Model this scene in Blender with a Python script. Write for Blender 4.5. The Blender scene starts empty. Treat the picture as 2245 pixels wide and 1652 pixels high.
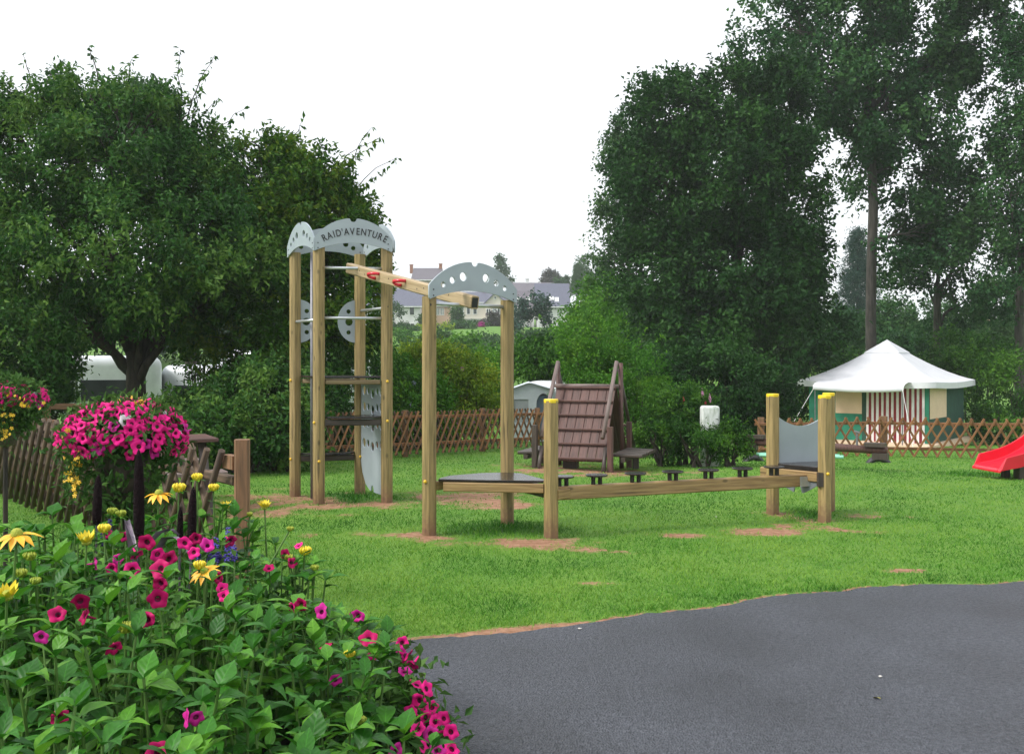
import bpy, bmesh, math, random
import numpy as np
from mathutils import Vector, Matrix

# ------------------------------------------------------------------ camera
sc = bpy.context.scene
F, U0, VH, H = 2200.0, 1122.5, 785.0, 1.62      # focal length / principal column / horizon row (in 2245 px wide units), eye height
cam_d = bpy.data.cameras.new("camera"); cam = bpy.data.objects.new("camera", cam_d)
sc.collection.objects.link(cam); sc.camera = cam
cam.location = (0, 0, H); cam.rotation_euler = (math.radians(90), 0, 0)
cam_d.sensor_width = 36; cam_d.lens = 36 * F / 2245.0
cam_d.shift_y = -(826.0 - VH) / 2245.0
cam_d.clip_start = 0.05; cam_d.clip_end = 3000
# ------------------------------------------------------------------ sky, sun, exposure
SUN_EL, SUN_AZ = math.radians(46), math.radians(-108)    # azimuth from +Y, clockwise: behind the camera, to its left
w = bpy.data.worlds.new("World"); sc.world = w; w.use_nodes = True
nt = w.node_tree; nt.nodes.clear()
sky = nt.nodes.new("ShaderNodeTexSky"); sky.sky_type = 'NISHITA'; sky.sun_disc = False
sky.sun_elevation = SUN_EL; sky.sun_rotation = SUN_AZ; sky.dust_density = 6; sky.air_density = 1.0; sky.ozone_density = 1
hs = nt.nodes.new("ShaderNodeHueSaturation"); hs.inputs['Saturation'].default_value = 0.22
mx = nt.nodes.new("ShaderNodeMix"); mx.data_type = 'RGBA'; mx.inputs[0].default_value = 0.72
mx.inputs[7].default_value = (8.6, 8.9, 9.3, 1)          # even cloud layer
bg = nt.nodes.new("ShaderNodeBackground"); bg.inputs[1].default_value = 0.088
wo = nt.nodes.new("ShaderNodeOutputWorld")
nt.links.new(sky.outputs[0], hs.inputs['Color']); nt.links.new(hs.outputs[0], mx.inputs[6])
nt.links.new(mx.outputs[2], bg.inputs[0]); nt.links.new(bg.outputs[0], wo.inputs[0])
sd = bpy.data.lights.new("sun", 'SUN'); sd.energy = 1.5; sd.angle = math.radians(18); sd.color = (1.0, 0.97, 0.92)
so = bpy.data.objects.new("sun", sd); sc.collection.objects.link(so)
sdir = Vector((math.sin(SUN_AZ) * math.cos(SUN_EL), math.cos(SUN_AZ) * math.cos(SUN_EL), math.sin(SUN_EL)))
so.rotation_euler = (-sdir).to_track_quat('-Z', 'Y').to_euler(); so.location = (-5, -5, 30)
vs = sc.view_settings; vs.view_transform = 'Standard'; vs.look = 'None'; vs.gamma = 1.0; vs.use_curve_mapping = False
vs.exposure = 0.98
sc.render.engine = 'CYCLES'
cy = sc.cycles; cy.use_denoising = True; cy.max_bounces = 6; cy.diffuse_bounces = 3; cy.glossy_bounces = 3
cy.transmission_bounces = 4; cy.transparent_max_bounces = 8; cy.volume_bounces = 1; cy.caustics_reflective = False; cy.caustics_refractive = False

# ------------------------------------------------------------------ helpers
col = sc.collection
rng = np.random.default_rng(7); rnd = random.Random(11)
def sstep(a, b, x):
    t = np.clip((np.asarray(x, float) - a) / (b - a), 0, 1); return t * t * (3 - 2 * t)
def terr(x, y):
    x = np.asarray(x, float); y = np.asarray(y, float)
    a = x / np.maximum(y, 3.0)
    s = 0.028 + 0.034 * sstep(-0.02, 0.16, a)
    t = np.minimum(y, 36.0) - 13.5
    soft = 0.5 * (t + np.sqrt(t * t + 4.0)) - 0.07
    z = -s * np.maximum(soft, 0)
    z = z + 6.6 * sstep(55, 140, y) + 6.0 * sstep(150, 260, y)
    z = z + np.where(y < 13, 0.0, 0.03 * np.sin(x * 0.9 + 1) * np.sin(y * 0.7)) * sstep(13, 17, y)
    return z
def P(u, v, d): return Vector(((u - U0) * d / F, d, H - (v - VH) * d / F))
def G(u, v):
    a = (u - U0) / F; b = (v - VH) / F
    d = 2.0
    while d < 300:
        if H - b * d <= float(terr(a * d, d)): break
        d += 0.05
    return Vector((a * d, d, float(terr(a * d, d))))
def Z(x, y): return float(terr(x, y))
WM = {}
def tag(o, label=None, cat=None, group=None, kind=None):
    if label: o["label"] = label
    if cat: o["category"] = cat
    if group: o["group"] = group
    if kind: o["kind"] = kind
    return o
def put(o, parent=None, M=None):
    M = M if M is not None else Matrix()
    col.objects.link(o)
    WM[o] = M
    if parent is not None:
        o.parent = parent; o.matrix_basis = WM[parent].inverted() @ M
    else: o.matrix_basis = M
    return o
def empty(name, loc, label, cat, group=None):
    o = bpy.data.objects.new(name, None); o.empty_display_size = 0.2
    put(o, None, Matrix.Translation(loc)); return tag(o, label, cat, group)
def inst(name, me, parent, M, mat=None):
    o = bpy.data.objects.new(name, me); return put(o, parent, M)
def smooth(me, on=True):
    me.polygons.foreach_set("use_smooth", [on] * len(me.polygons)); return me
class MB:
    def __init__(s): s.v = []; s.f = []; s.mi = []
    def add(s, vs, fs, mi=0):
        n = len(s.v); s.v += [tuple(p) for p in vs]; s.f += [tuple(i + n for i in f) for f in fs]; s.mi += [mi] * len(fs)
    def box(s, c, size, M=None, mi=0):
        x, y, z = [q / 2 for q in size]
        vs = [Vector((sx * x, sy * y, sz * z)) for sz in (-1, 1) for sy in (-1, 1) for sx in (-1, 1)]
        if M is not None: vs = [M @ q for q in vs]
        vs = [q + Vector(c) for q in vs]
        s.add(vs, [(0, 2, 3, 1), (4, 5, 7, 6), (0, 1, 5, 4), (2, 6, 7, 3), (0, 4, 6, 2), (1, 3, 7, 5)], mi)
    def tube(s, pts, rad, n=8, mi=0, cap=True):
        pts = [Vector(p) for p in pts]; rings = []
        up = Vector((0, 0, 1)); prev = None
        for i, p in enumerate(pts):
            t = (pts[min(i + 1, len(pts) - 1)] - pts[max(i - 1, 0)])
            if t.length < 1e-9: t = Vector((0, 0, 1))
            t.normalize()
            if prev is None:
                a = t.cross(up) if abs(t.z) < 0.95 else t.cross(Vector((1, 0, 0)))
            else: a = prev - t * prev.dot(t)
            a.normalize(); prev = a; b = t.cross(a)
            r = rad[i] if hasattr(rad, '__len__') else rad
            rings.append([p + (a * math.cos(k * 2 * math.pi / n) + b * math.sin(k * 2 * math.pi / n)) * r for k in range(n)])
        vs = [q for r in rings for q in r]; fs = []
        for i in range(len(pts) - 1):
            for k in range(n):
                fs.append((i * n + k, i * n + (k + 1) % n, (i + 1) * n + (k + 1) % n, (i + 1) * n + k))
        if cap: fs.append(tuple(range(n - 1, -1, -1))); fs.append(tuple((len(pts) - 1) * n + k for k in range(n)))
        s.add(vs, fs, mi)
    def prism(s, poly, z0, z1, mi=0):
        n = len(poly)
        vs = [(p[0], p[1], z0) for p in poly] + [(p[0], p[1], z1) for p in poly]
        fs = [tuple(range(n - 1, -1, -1)), tuple(range(n, 2 * n))] + [(i, (i + 1) % n, (i + 1) % n + n, i + n) for i in range(n)]
        s.add(vs, fs, mi)
    def lathe(s, prof, n=16, mi=0, c=(0, 0, 0)):
        vs = []; fs = []
        for (r, z) in prof:
            for k in range(n):
                a = 2 * math.pi * k / n; vs.append((c[0] + r * math.cos(a), c[1] + r * math.sin(a), c[2] + z))
        for i in range(len(prof) - 1):
            for k in range(n): fs.append((i * n + k, i * n + (k + 1) % n, (i + 1) * n + (k + 1) % n, (i + 1) * n + k))
        s.add(vs, fs, mi)
    def mesh(s, name, mats, sm=False):
        me = bpy.data.meshes.new(name); me.from_pydata(s.v, [], s.f)
        for m in (mats if isinstance(mats, (list, tuple)) else [mats]): me.materials.append(m)
        if any(s.mi): me.polygons.foreach_set("material_index", s.mi)
        if sm: smooth(me)
        me.update(); return me
    def build(s, name, mats, parent=None, M=None, sm=False):
        return put(bpy.data.objects.new(name, s.mesh(name, mats, sm)), parent, M)
def bevel(me, wdt, seg=2, ang=35):
    bm = bmesh.new(); bm.from_mesh(me)
    bmesh.ops.remove_doubles(bm, verts=bm.verts, dist=1e-5)
    es = [e for e in bm.edges if len(e.link_faces) == 2 and e.calc_face_angle(0) > math.radians(ang)]
    bmesh.ops.bevel(bm, geom=es, offset=wdt, segments=seg, affect='EDGES', profile=0.5, clamp_overlap=True)
    bm.to_mesh(me); bm.free(); me.update(); return me
def frame(p0, p1, side=None):
    """matrix at p0 with local Z along p1-p0 and local X as near `side` as can be"""
    p0 = Vector(p0); z = (Vector(p1) - p0).normalized()
    sidev = Vector(side) if side is not None else Vector((0, 0, 1))
    if abs(z.dot(sidev.normalized())) > 0.98: sidev = Vector((1, 0, 0))
    x = (sidev - z * sidev.dot(z)).normalized(); y = z.cross(x)
    M = Matrix(((x.x, y.x, z.x, p0.x), (x.y, y.y, z.y, p0.y), (x.z, y.z, z.z, p0.z), (0, 0, 0, 1)))
    return M
BC = {}
def bar(name, p0, p1, wx, wy, mat, parent, side=None, ch=0.008):
    """timber with local Z along its length, wx along `side`; chamfered long edges"""
    L = (Vector(p1) - Vector(p0)).length
    key = (round(L, 3), wx, wy, ch, mat.name)
    if key not in BC:
        a, b = wx / 2, wy / 2
        poly = [(-a + ch, -b), (a - ch, -b), (a, -b + ch), (a, b - ch), (a - ch, b), (-a + ch, b), (-a, b - ch), (-a, -b + ch)]
        m = MB(); m.prism(poly, 0, L); BC[key] = m.mesh(name, mat)
    return inst(name, BC[key], parent, frame(p0, p1, side))
def rod(name, p0, p1, r, mat, parent, n=10):
    L = (Vector(p1) - Vector(p0)).length; key = ('rod', round(L, 3), r, n, mat.name)
    if key not in BC:
        m = MB(); m.tube([(0, 0, 0), (0, 0, L)], r, n); BC[key] = m.mesh(name, mat, True)
        for p in BC[key].polygons:
            if len(p.vertices) > 4: p.use_smooth = False
    return inst(name, BC[key], parent, frame(p0, p1))
def flat_panel(name, outer, holes, thick, mat, parent, M, res=1):
    """sheet with real cut-outs, outline in local XY, thickness along local Z"""
    cu = bpy.data.curves.new(name, 'CURVE'); cu.dimensions = '2D'; cu.fill_mode = 'BOTH'; cu.extrude = thick / 2
    for loop in [outer] + holes:
        sp = cu.splines.new('POLY'); sp.points.add(len(loop) - 1)
        for p, q in zip(sp.points, loop): p.co = (q[0], q[1], 0, 1)
        sp.use_cyclic_u = True
    o = bpy.data.objects.new("tmp_panel", cu); col.objects.link(o)
    dg = bpy.context.evaluated_depsgraph_get()
    me = bpy.data.meshes.new_from_object(o.evaluated_get(dg)); me.name = name
    bpy.data.objects.remove(o); bpy.data.curves.remove(cu)
    me.materials.clear(); me.materials.append(mat)
    return inst(name, me, parent, M)
def pmat(c, xdir, zdir=(0, 0, 1)):
    x = Vector(xdir).normalized(); y = Vector(zdir); y = (y - x * y.dot(x)).normalized(); z = x.cross(y)
    return Matrix(((x.x, y.x, z.x, c[0]), (x.y, y.y, z.y, c[1]), (x.z, y.z, z.z, c[2]), (0, 0, 0, 1)))
def circ(cx, cy, r, n=18): return [(cx + r * math.cos(2 * math.pi * k / n), cy + r * math.sin(2 * math.pi * k / n)) for k in range(n)]

# ------------------------------------------------------------------ materials
def lin(h): return tuple((c / 12.92 if c <= 0.04045 else ((c + 0.055) / 1.055) ** 2.4) for c in h)
def mat(name, c1, c2=None, rough=0.6, scale=20, stretch=(1, 1, 1), bump=0.0, bscale=None, metal=0.0, spec=0.5, objvar=0.0, detail=4, coat=0.0, lo=0.35, hi=0.65):
    m = bpy.data.materials.new(name); m.use_nodes = True; t = m.node_tree; N = t.nodes; L = t.links
    b = N['Principled BSDF']; b.inputs['Roughness'].default_value = rough; b.inputs['Metallic'].default_value = metal
    b.inputs['Specular IOR Level'].default_value = spec; b.inputs['Coat Weight'].default_value = coat
    tc = N.new("ShaderNodeTexCoord"); mp = N.new("ShaderNodeMapping"); mp.inputs['Scale'].default_value = stretch
    L.new(tc.outputs['Object'], mp.inputs[0])
    oi = N.new("ShaderNodeObjectInfo")
    ad = N.new("ShaderNodeVectorMath"); ad.operation = 'ADD'
    cb = N.new("ShaderNodeCombineXYZ")
    ml = N.new("ShaderNodeMath"); ml.operation = 'MULTIPLY'; ml.inputs[1].default_value = 37.0
    L.new(oi.outputs['Random'], ml.inputs[0]); L.new(ml.outputs[0], cb.inputs[0]); L.new(ml.outputs[0], cb.inputs[1])
    L.new(mp.outputs[0], ad.inputs[0]); L.new(cb.outputs[0], ad.inputs[1])
    nz = N.new("ShaderNodeTexNoise"); nz.inputs['Scale'].default_value = scale; nz.inputs['Detail'].default_value = detail
    L.new(ad.outputs[0], nz.inputs['Vector'])
    cr = N.new("ShaderNodeValToRGB"); cr.color_ramp.elements[0].position = lo; cr.color_ramp.elements[1].position = hi
    c2 = c2 or tuple(x * 0.82 for x in c1)
    cr.color_ramp.elements[0].color = (*c2, 1); cr.color_ramp.elements[1].color = (*c1, 1)
    L.new(nz.outputs[0], cr.inputs[0]); out = cr.outputs[0]
    if objvar:
        hv = N.new("ShaderNodeHueSaturation"); mr = N.new("ShaderNodeMapRange")
        mr.inputs[3].default_value = 1 - objvar; mr.inputs[4].default_value = 1 + objvar
        L.new(oi.outputs['Random'], mr.inputs[0]); L.new(mr.outputs[0], hv.inputs['Value']); L.new(out, hv.inputs['Color']); out = hv.outputs[0]
    L.new(out, b.inputs['Base Color'])
    if bump:
        n2 = N.new("ShaderNodeTexNoise"); n2.inputs['Scale'].default_value = bscale or scale * 2; n2.inputs['Detail'].default_value = 5
        L.new(ad.outputs[0], n2.inputs['Vector'])
        bp = N.new("ShaderNodeBump"); bp.inputs['Strength'].default_value = bump; bp.inputs['Distance'].default_value = 0.02
        L.new(n2.outputs[0], bp.inputs['Height']); L.new(bp.outputs[0], b.inputs['Normal'])
    return m
def leafmat(name, dark, mid, light, rough=0.55, trans=0.22, objvar=False, spec=0.16):
    m = bpy.data.materials.new(name); m.use_nodes = True; t = m.node_tree; N = t.nodes; L = t.links
    b = N['Principled BSDF']; b.inputs['Roughness'].default_value = rough; b.inputs['Specular IOR Level'].default_value = spec
    if objvar:
        a = N.new("ShaderNodeObjectInfo"); src = a.outputs['Random']
    else:
        a = N.new("ShaderNodeAttribute"); a.attribute_name = "tint"; src = a.outputs['Fac']
    cr = N.new("ShaderNodeValToRGB"); e = cr.color_ramp.elements
    e[0].position = 0.0; e[0].color = (*dark, 1); e[1].position = 1.0; e[1].color = (*light, 1)
    x = e.new(0.5); x.color = (*mid, 1)
    L.new(src, cr.inputs[0]); L.new(cr.outputs[0], b.inputs['Base Color'])
    tr = N.new("ShaderNodeBsdfTranslucent"); L.new(cr.outputs[0], tr.inputs[0])
    ms = N.new("ShaderNodeMixShader"); ms.inputs[0].default_value = trans
    o = N['Material Output']; L.new(b.outputs[0], ms.inputs[1]); L.new(tr.outputs[0], ms.inputs[2]); L.new(ms.outputs[0], o.inputs[0])
    return m
M = {}
M['pine'] = mat('treated_pine', (.37, .262, .108), (.205, .152, .058), .62, 9, (6, 6, .35), .12, 30, objvar=.10)
def add_wear(m, mud):
    """drying splits and, on posts, splashed earth near the ground"""
    t = m.node_tree; N = t.nodes; L = t.links; b = N['Principled BSDF']; src = b.inputs['Base Color'].links[0].from_socket
    tc = N.new("ShaderNodeTexCoord"); oi = N.new("ShaderNodeObjectInfo"); mp = N.new("ShaderNodeMapping"); mp.inputs['Scale'].default_value = (26, 26, 1.1)
    L.new(tc.outputs['Object'], mp.inputs[0]); cb = N.new("ShaderNodeVectorMath"); cb.operation = 'SCALE'; cb.inputs[0].default_value = (50, 30, 9); L.new(oi.outputs['Random'], cb.inputs['Scale']); L.new(cb.outputs[0], mp.inputs['Location'])
    nz = N.new("ShaderNodeTexNoise"); nz.inputs['Scale'].default_value = 1.0; nz.inputs['Detail'].default_value = 2; L.new(mp.outputs[0], nz.inputs['Vector'])
    r = N.new("ShaderNodeMapRange"); r.inputs[1].default_value = .30; r.inputs[2].default_value = .36; r.inputs[3].default_value = .45; r.inputs[4].default_value = 1.0; L.new(nz.outputs[0], r.inputs[0])
    mu = N.new("ShaderNodeMix"); mu.data_type = 'RGBA'; mu.blend_type = 'MULTIPLY'; mu.inputs[0].default_value = 1; L.new(src, mu.inputs[6]); L.new(r.outputs[0], mu.inputs[7]); out = mu.outputs[2]
    kn = N.new("ShaderNodeTexVoronoi"); kn.inputs['Scale'].default_value = 1.0; m2 = N.new("ShaderNodeMapping"); m2.inputs['Scale'].default_value = (7, 7, 3.2); L.new(tc.outputs['Object'], m2.inputs[0]); L.new(cb.outputs[0], m2.inputs['Location']); L.new(m2.outputs[0], kn.inputs['Vector'])
    rk = N.new("ShaderNodeMapRange"); rk.inputs[1].default_value = .06; rk.inputs[2].default_value = .13; rk.inputs[3].default_value = .42; rk.inputs[4].default_value = 1; L.new(kn.outputs['Distance'], rk.inputs[0])
    mk = N.new("ShaderNodeMix"); mk.data_type = 'RGBA'; mk.blend_type = 'MULTIPLY'; mk.inputs[0].default_value = 1; L.new(out, mk.inputs[6]); L.new(rk.outputs[0], mk.inputs[7]); out = mk.outputs[2]
    if mud:
        sp = N.new("ShaderNodeSeparateXYZ"); L.new(tc.outputs['Object'], sp.inputs[0]); n2 = N.new("ShaderNodeTexNoise"); n2.inputs['Scale'].default_value = 22; L.new(tc.outputs['Object'], n2.inputs['Vector'])
        ma = N.new("ShaderNodeMath"); ma.operation = 'MULTIPLY_ADD'; ma.inputs[1].default_value = -.30; L.new(n2.outputs[0], ma.inputs[0]); L.new(sp.outputs[2], ma.inputs[2])
        rm = N.new("ShaderNodeMapRange"); rm.inputs[1].default_value = .02; rm.inputs[2].default_value = .20; rm.inputs[3].default_value = .75; rm.inputs[4].default_value = 0; L.new(ma.outputs[0], rm.inputs[0])
        mm = N.new("ShaderNodeMix"); mm.data_type = 'RGBA'; mm.inputs[7].default_value = (.17, .085, .05, 1); L.new(rm.outputs[0], mm.inputs[0]); L.new(out, mm.inputs[6]); out = mm.outputs[2]
    L.new(out, b.inputs['Base Color'])
add_wear(M['pine'], True)
M['pine_flat'] = mat('sawn_pine', (.37, .245, .105), (.21, .13, .052), .5, 9, (6, 6, .35), .10, 30, objvar=.08); add_wear(M['pine_flat'], False)
M['rail_pine'] = mat('bleached_pine', (.44, .33, .19), (.31, .225, .12), .5, 9, (6, 6, .35), .10, 30)
M['oldwood'] = mat('weathered_red_brown_wood', (.135, .064, .052), (.072, .036, .030), .6, 8, (6, 6, .4), .2, 30, objvar=.14)
M['oldrail'] = mat('weathered_grey_pole', (.22, .165, .15), (.13, .095, .085), .6, 8, (5, 5, .4), .2, 30)
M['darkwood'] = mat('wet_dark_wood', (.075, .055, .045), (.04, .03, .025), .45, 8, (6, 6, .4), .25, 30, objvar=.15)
M['fence'] = mat('fence_stained_orange', (.30, .135, .05), (.17, .075, .03), .7, 8, (6, 6, .4), .15, 30, objvar=.18)
M['fence_old'] = mat('fence_grey_brown_pole', (.125, .078, .046), (.055, .038, .025), .75, 9, (6, 6, .5), .3, 30, objvar=.2)
M['fence_post'] = mat('fence_post_wood', (.29, .15, .075), (.15, .085, .045), .7, 9, (5, 5, .4), .3, 30)
M['grey'] = mat('grey_laminate', (.355, .41, .44), (.31, .36, .39), .42, 3, bump=.0)
M['grey_dark'] = mat('dark_grey_rubber', (.20, .22, .24), None, .5, 5)  # skirt panel, a darker grey than the laminate panels
M['edge'] = mat('laminate_core_black', (.02, .02, .022), None, .5, 5)
M['black'] = mat('black_board', (.030, .024, .024), (.02, .016, .016), .22, 12, bump=.06, bscale=60)
M['ink'] = mat('engraved_letter_black', (.03, .03, .03), None, .7, 5)
M['steel'] = mat('galvanised_steel', (.62, .65, .67), (.5, .53, .55), .38, 12, metal=.75)
M['steel_dk'] = mat('dull_steel', (.25, .25, .27), None, .5, 12, metal=.6)
M['yellow'] = mat('yellow_plastic', (.90, .66, .02), (.85, .60, .02), .4, 5)
M['yellow_b'] = mat('yellow_bolt_cap', (.85, .52, .03), None, .35, 5)
M['blue_b'] = mat('blue_bolt_cap', (.03, .10, .45), None, .35, 5)
M['red'] = mat('red_plastic', (.70, .012, .035), (.62, .010, .03), .28, 4, coat=.2)
M['rubber'] = mat('tyre_rubber', (.03, .028, .03), None, .55, 20, bump=.2)
M['mint'] = mat('mint_painted_steel', (.25, .60, .45), None, .4, 10)
M['canvas'] = mat('white_canvas', (.66, .66, .69), (.60, .61, .64), .75, 3, bump=.5, bscale=2.2)
M['cream'] = mat('cream_canvas', (.76, .56, .40), (.70, .51, .36), .8, 4)
M['green_c'] = mat('green_canvas', (.015, .22, .13), (.012, .16, .10), .7, 4)
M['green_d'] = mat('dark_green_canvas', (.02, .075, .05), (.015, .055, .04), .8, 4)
M['white'] = mat('white_plastic', (.72, .74, .74), (.66, .69, .69), .4, 4)
M['dirtywhite'] = mat('stained_white_plastic', (.66, .69, .66), (.35, .40, .33), .5, 9, (1.5, 1.5, .5), lo=.3, hi=.5)
M['caravan'] = mat('caravan_white_skin', (.70, .73, .74), (.62, .65, .66), .35, 4)
M['awning'] = mat('awning_pale_grey', (.50, .54, .58), (.44, .48, .52), .8, 4)
M['awning_b'] = mat('awning_slate_blue', (.16, .20, .28), None, .8, 4)
M['glass'] = mat('window_glass_dark', (.05, .055, .06), (.035, .04, .045), .12, 3)
M['glass_l'] = mat('window_glass_curtained', (.38, .40, .42), (.26, .28, .30), .2, 3, (1, 1, .3))
M['pale_wall'] = mat('pale_render', (.68, .66, .68), (.60, .58, .60), .85, .8)
M['peach_wall'] = mat('peach_render', (.60, .41, .31), (.52, .36, .28), .85, .8)
M['cream_wall'] = mat('cream_render', (.72, .65, .58), (.64, .58, .52), .85, .8)
M['tan_wall'] = mat('tan_stone', (.46, .37, .30), (.36, .29, .24), .9, 2)
M['grey_wall'] = mat('grey_render', (.34, .34, .33), (.24, .25, .23), .9, 1.2)
M['slate'] = mat('blue_slate', (.115, .118, .168), (.08, .082, .12), .5, 5, (1, 1, 3))
M['slate2'] = mat('lilac_slate', (.13, .112, .135), (.095, .08, .10), .55, 4, (1, 1, 3))
M['brick'] = mat('chimney_brick', (.36, .16, .10), (.26, .11, .08), .9, 8)
M['trim'] = mat('white_trim', (.80, .80, .80), None, .5, 5)
M['bark'] = mat('bark_brown', (.055, .042, .032), (.022, .018, .014), .9, 5, (3, 3, .6), .5, 14)
M['bark_g'] = mat('bark_grey', (.075, .066, .056), (.032, .028, .024), .9, 4, (3, 3, .5), .5, 12)
M['stem'] = mat('green_stem', (.10, .20, .035), (.06, .14, .02), .6, 12)
M['soil'] = mat('dark_planting_soil', (.045, .030, .022), (.02, .014, .01), .95, 14, bump=.6)
M['L_cherry'] = leafmat('leaf_cherry', (.016, .060, .012), (.040, .125, .020), (.115, .215, .034))
M['L_hazel'] = leafmat('leaf_hazel', (.018, .062, .005), (.042, .125, .009), (.135, .205, .014))
M['L_oak'] = leafmat('leaf_oak', (.007, .034, .007), (.015, .062, .010), (.036, .108, .015))
M['L_poplar'] = leafmat('leaf_poplar', (.013, .054, .017), (.031, .102, .029), (.072, .165, .044))
M['L_hedge'] = leafmat('leaf_hedge', (.012, .052, .007), (.030, .105, .011), (.085, .205, .016))
M['L_yellow'] = leafmat('leaf_yellow_green', (.09, .19, .012), (.19, .30, .018), (.34, .40, .03))
M['L_bright'] = leafmat('leaf_bright_green', (.030, .12, .008), (.068, .205, .013), (.14, .30, .022))
M['L_far'] = leafmat('leaf_far_green', (.022, .066, .020), (.042, .108, .030), (.078, .165, .040))
M['L_spruce'] = leafmat('needle_spruce', (.020, .055, .045), (.034, .080, .062), (.055, .11, .08))
M['L_mag'] = leafmat('blossom_magenta', (.30, .03, .18), (.45, .05, .28), (.55, .10, .38))
M['L_plum'] = leafmat('leaf_plum', (.045, .035, .045), (.075, .06, .065), (.10, .09, .08))
# ------------------------------------------------------------------ ground, road, lawn
def vnoise(x, y, seed=0):
    """smooth value noise on numpy arrays"""
    xi = np.floor(x).astype(np.int64); yi = np.floor(y).astype(np.int64); fx = x - xi; fy = y - yi
    def h(a, b):
        n = (a * 374761393 + b * 668265263 + seed * 974634541) & 0xffffffff
        n = ((n ^ (n >> 13)) * 1274126177) & 0xffffffff
        return ((n ^ (n >> 16)) & 0xffff) / 65535.0
    fx = fx * fx * (3 - 2 * fx); fy = fy * fy * (3 - 2 * fy)
    return (h(xi, yi) * (1 - fx) + h(xi + 1, yi) * fx) * (1 - fy) + (h(xi, yi + 1) * (1 - fx) + h(xi + 1, yi + 1) * fx) * fy
def fbm(x, y, s=0): return vnoise(x, y, s) * .5 + vnoise(x * 2.1, y * 2.1, s + 1) * .3 + vnoise(x * 4.3, y * 4.3, s + 2) * .2
EDGE_PX = [(700, 1425), (820, 1412), (900, 1402), (990, 1398), (1100, 1390), (1250, 1371), (1400, 1352), (1550, 1333), (1700, 1310), (1830, 1299), (1960, 1287), (2060, 1284), (2140, 1282), (2245, 1276), (2420, 1262)]
EDGE = np.array([[*G(u, v)][:2] for u, v in EDGE_PX])
ex = np.concatenate([[-8], EDGE[:, 0], [7, 12, 40]]); ey = np.concatenate([[EDGE[0, 1] - .3], EDGE[:, 1], [EDGE[-1, 1] + .35, 8.6, 14]])
def edge_y(x):
    x = np.asarray(x, float)
    return np.interp(x, ex, ey) + (fbm(x * 2.3, x * 0 + 3.3, 5) - .5) * .10 + (vnoise(x * 14, x * 0 + 1.7, 9) - .5) * .05
SOIL_PX = [(620, 1103, 120, 17), (715, 1112, 70, 11), (850, 1104, 60, 8), (1000, 1088, 95, 9), (1075, 1100, 80, 8), (1140, 1108, 60, 6),
           (800, 1172, 80, 5), (935, 1176, 60, 8), (1130, 1192, 110, 7), (1275, 1204, 75, 7), (1215, 1186, 35, 6), (1500, 1175, 55, 3), (1680, 1166, 80, 7),
           (1790, 1157, 75, 7), (1700, 1129, 55, 6), (1820, 1144, 45, 6), (1905, 1131, 50, 5), (1290, 1033, 150, 8), (1180, 1030, 40, 5), (1300, 1279, 55, 3), (1990, 1252, 40, 3),
           (645, 1090, 28, 7), (590, 1125, 60, 10)]
SOIL = []
for u, v, ru, rv in SOIL_PX:
    c = G(u, v); a = G(u, v - rv); b = G(u, v + rv); SOIL.append((c.x, c.y, ru * 1.28 * c.y / F, max((a.y - b.y) / 2 * 1.4, .05)))
LUSH_PX = [(770, 1094, 75, 13), (1095, 1160, 105, 15), (1770, 1131, 50, 11), (2130, 1040, 70, 4), (1860, 1300, 90, 8)]
LUSH = []
for u, v, ru, rv in LUSH_PX:
    c = G(u, v); a = G(u, v - rv); b = G(u, v + rv); LUSH.append((c.x, c.y, ru * c.y / F, (a.y - b.y) / 2))
def soil_mask(x, y):
    n = fbm(x * 3.1, y * 3.1, 21); n2 = fbm(x * 9, y * 9, 4); m = np.zeros_like(x)
    for cx, cy_, rx, ry in SOIL:
        q = np.sqrt(((x - cx) / rx) ** 2 + ((y - cy_) / ry) ** 2)
        m = np.maximum(m, np.clip(1.0 - .62 * q + (n - .5) * 1.3 + (n2 - .5) * .9, 0, 1))
    e = y - edge_y(x); wd = .012 + .20 * np.clip(fbm(x * .9 + 4, x * 0, 31) - .45, 0, 1) * 2 * (x < 2.4) * np.clip((x + .5) / .8, .15, 1)
    m = np.maximum(m, np.where((e > -.4) & (y < 9), np.clip(1.3 - np.abs(e - wd * .3) / (wd + .03), 0, 1), 0))
    return m
def lush_mask(x, y):
    m = np.zeros_like(x)
    for cx, cy_, rx, ry in LUSH:
        q = np.sqrt(((x - cx) / rx) ** 2 + ((y - cy_) / ry) ** 2); m = np.maximum(m, np.clip(1.5 - q, 0, 1))
    return m
xs = np.unique(np.concatenate([np.linspace(-520, -60, 12), np.linspace(-60, -12, 25), np.linspace(-12, -7, 25), np.arange(-7, 9, .075), np.linspace(9, 20, 30), np.linspace(20, 60, 20), np.linspace(60, 520, 12)]))
ys = np.unique(np.concatenate([np.linspace(-30, 3, 12), np.arange(3, 15, .075), np.linspace(15, 26, 50), np.linspace(26, 60, 40), np.linspace(60, 280, 60), np.linspace(280, 620, 8)]))
gx, gy = np.meshgrid(xs, ys); gz = terr(gx, gy)
gz = gz + np.where((gy > 5.2) & (gy < 20), (fbm(gx * 1.6, gy * 1.6, 3) - .5) * .03, 0) * np.clip((gy - edge_y(gx)) / .4, 0, 1)
gz = gz - .006 * (gy < edge_y(gx))
nx, ny = len(xs), len(ys)
idx = np.arange(nx * ny).reshape(ny, nx)
fa = np.stack([idx[:-1, :-1], idx[:-1, 1:], idx[1:, 1:], idx[1:, :-1]], -1).reshape(-1, 4)
me = bpy.data.meshes.new("lawn"); me.from_pydata(np.stack([gx, gy, gz], -1).reshape(-1, 3).tolist(), [], fa.tolist())
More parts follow.
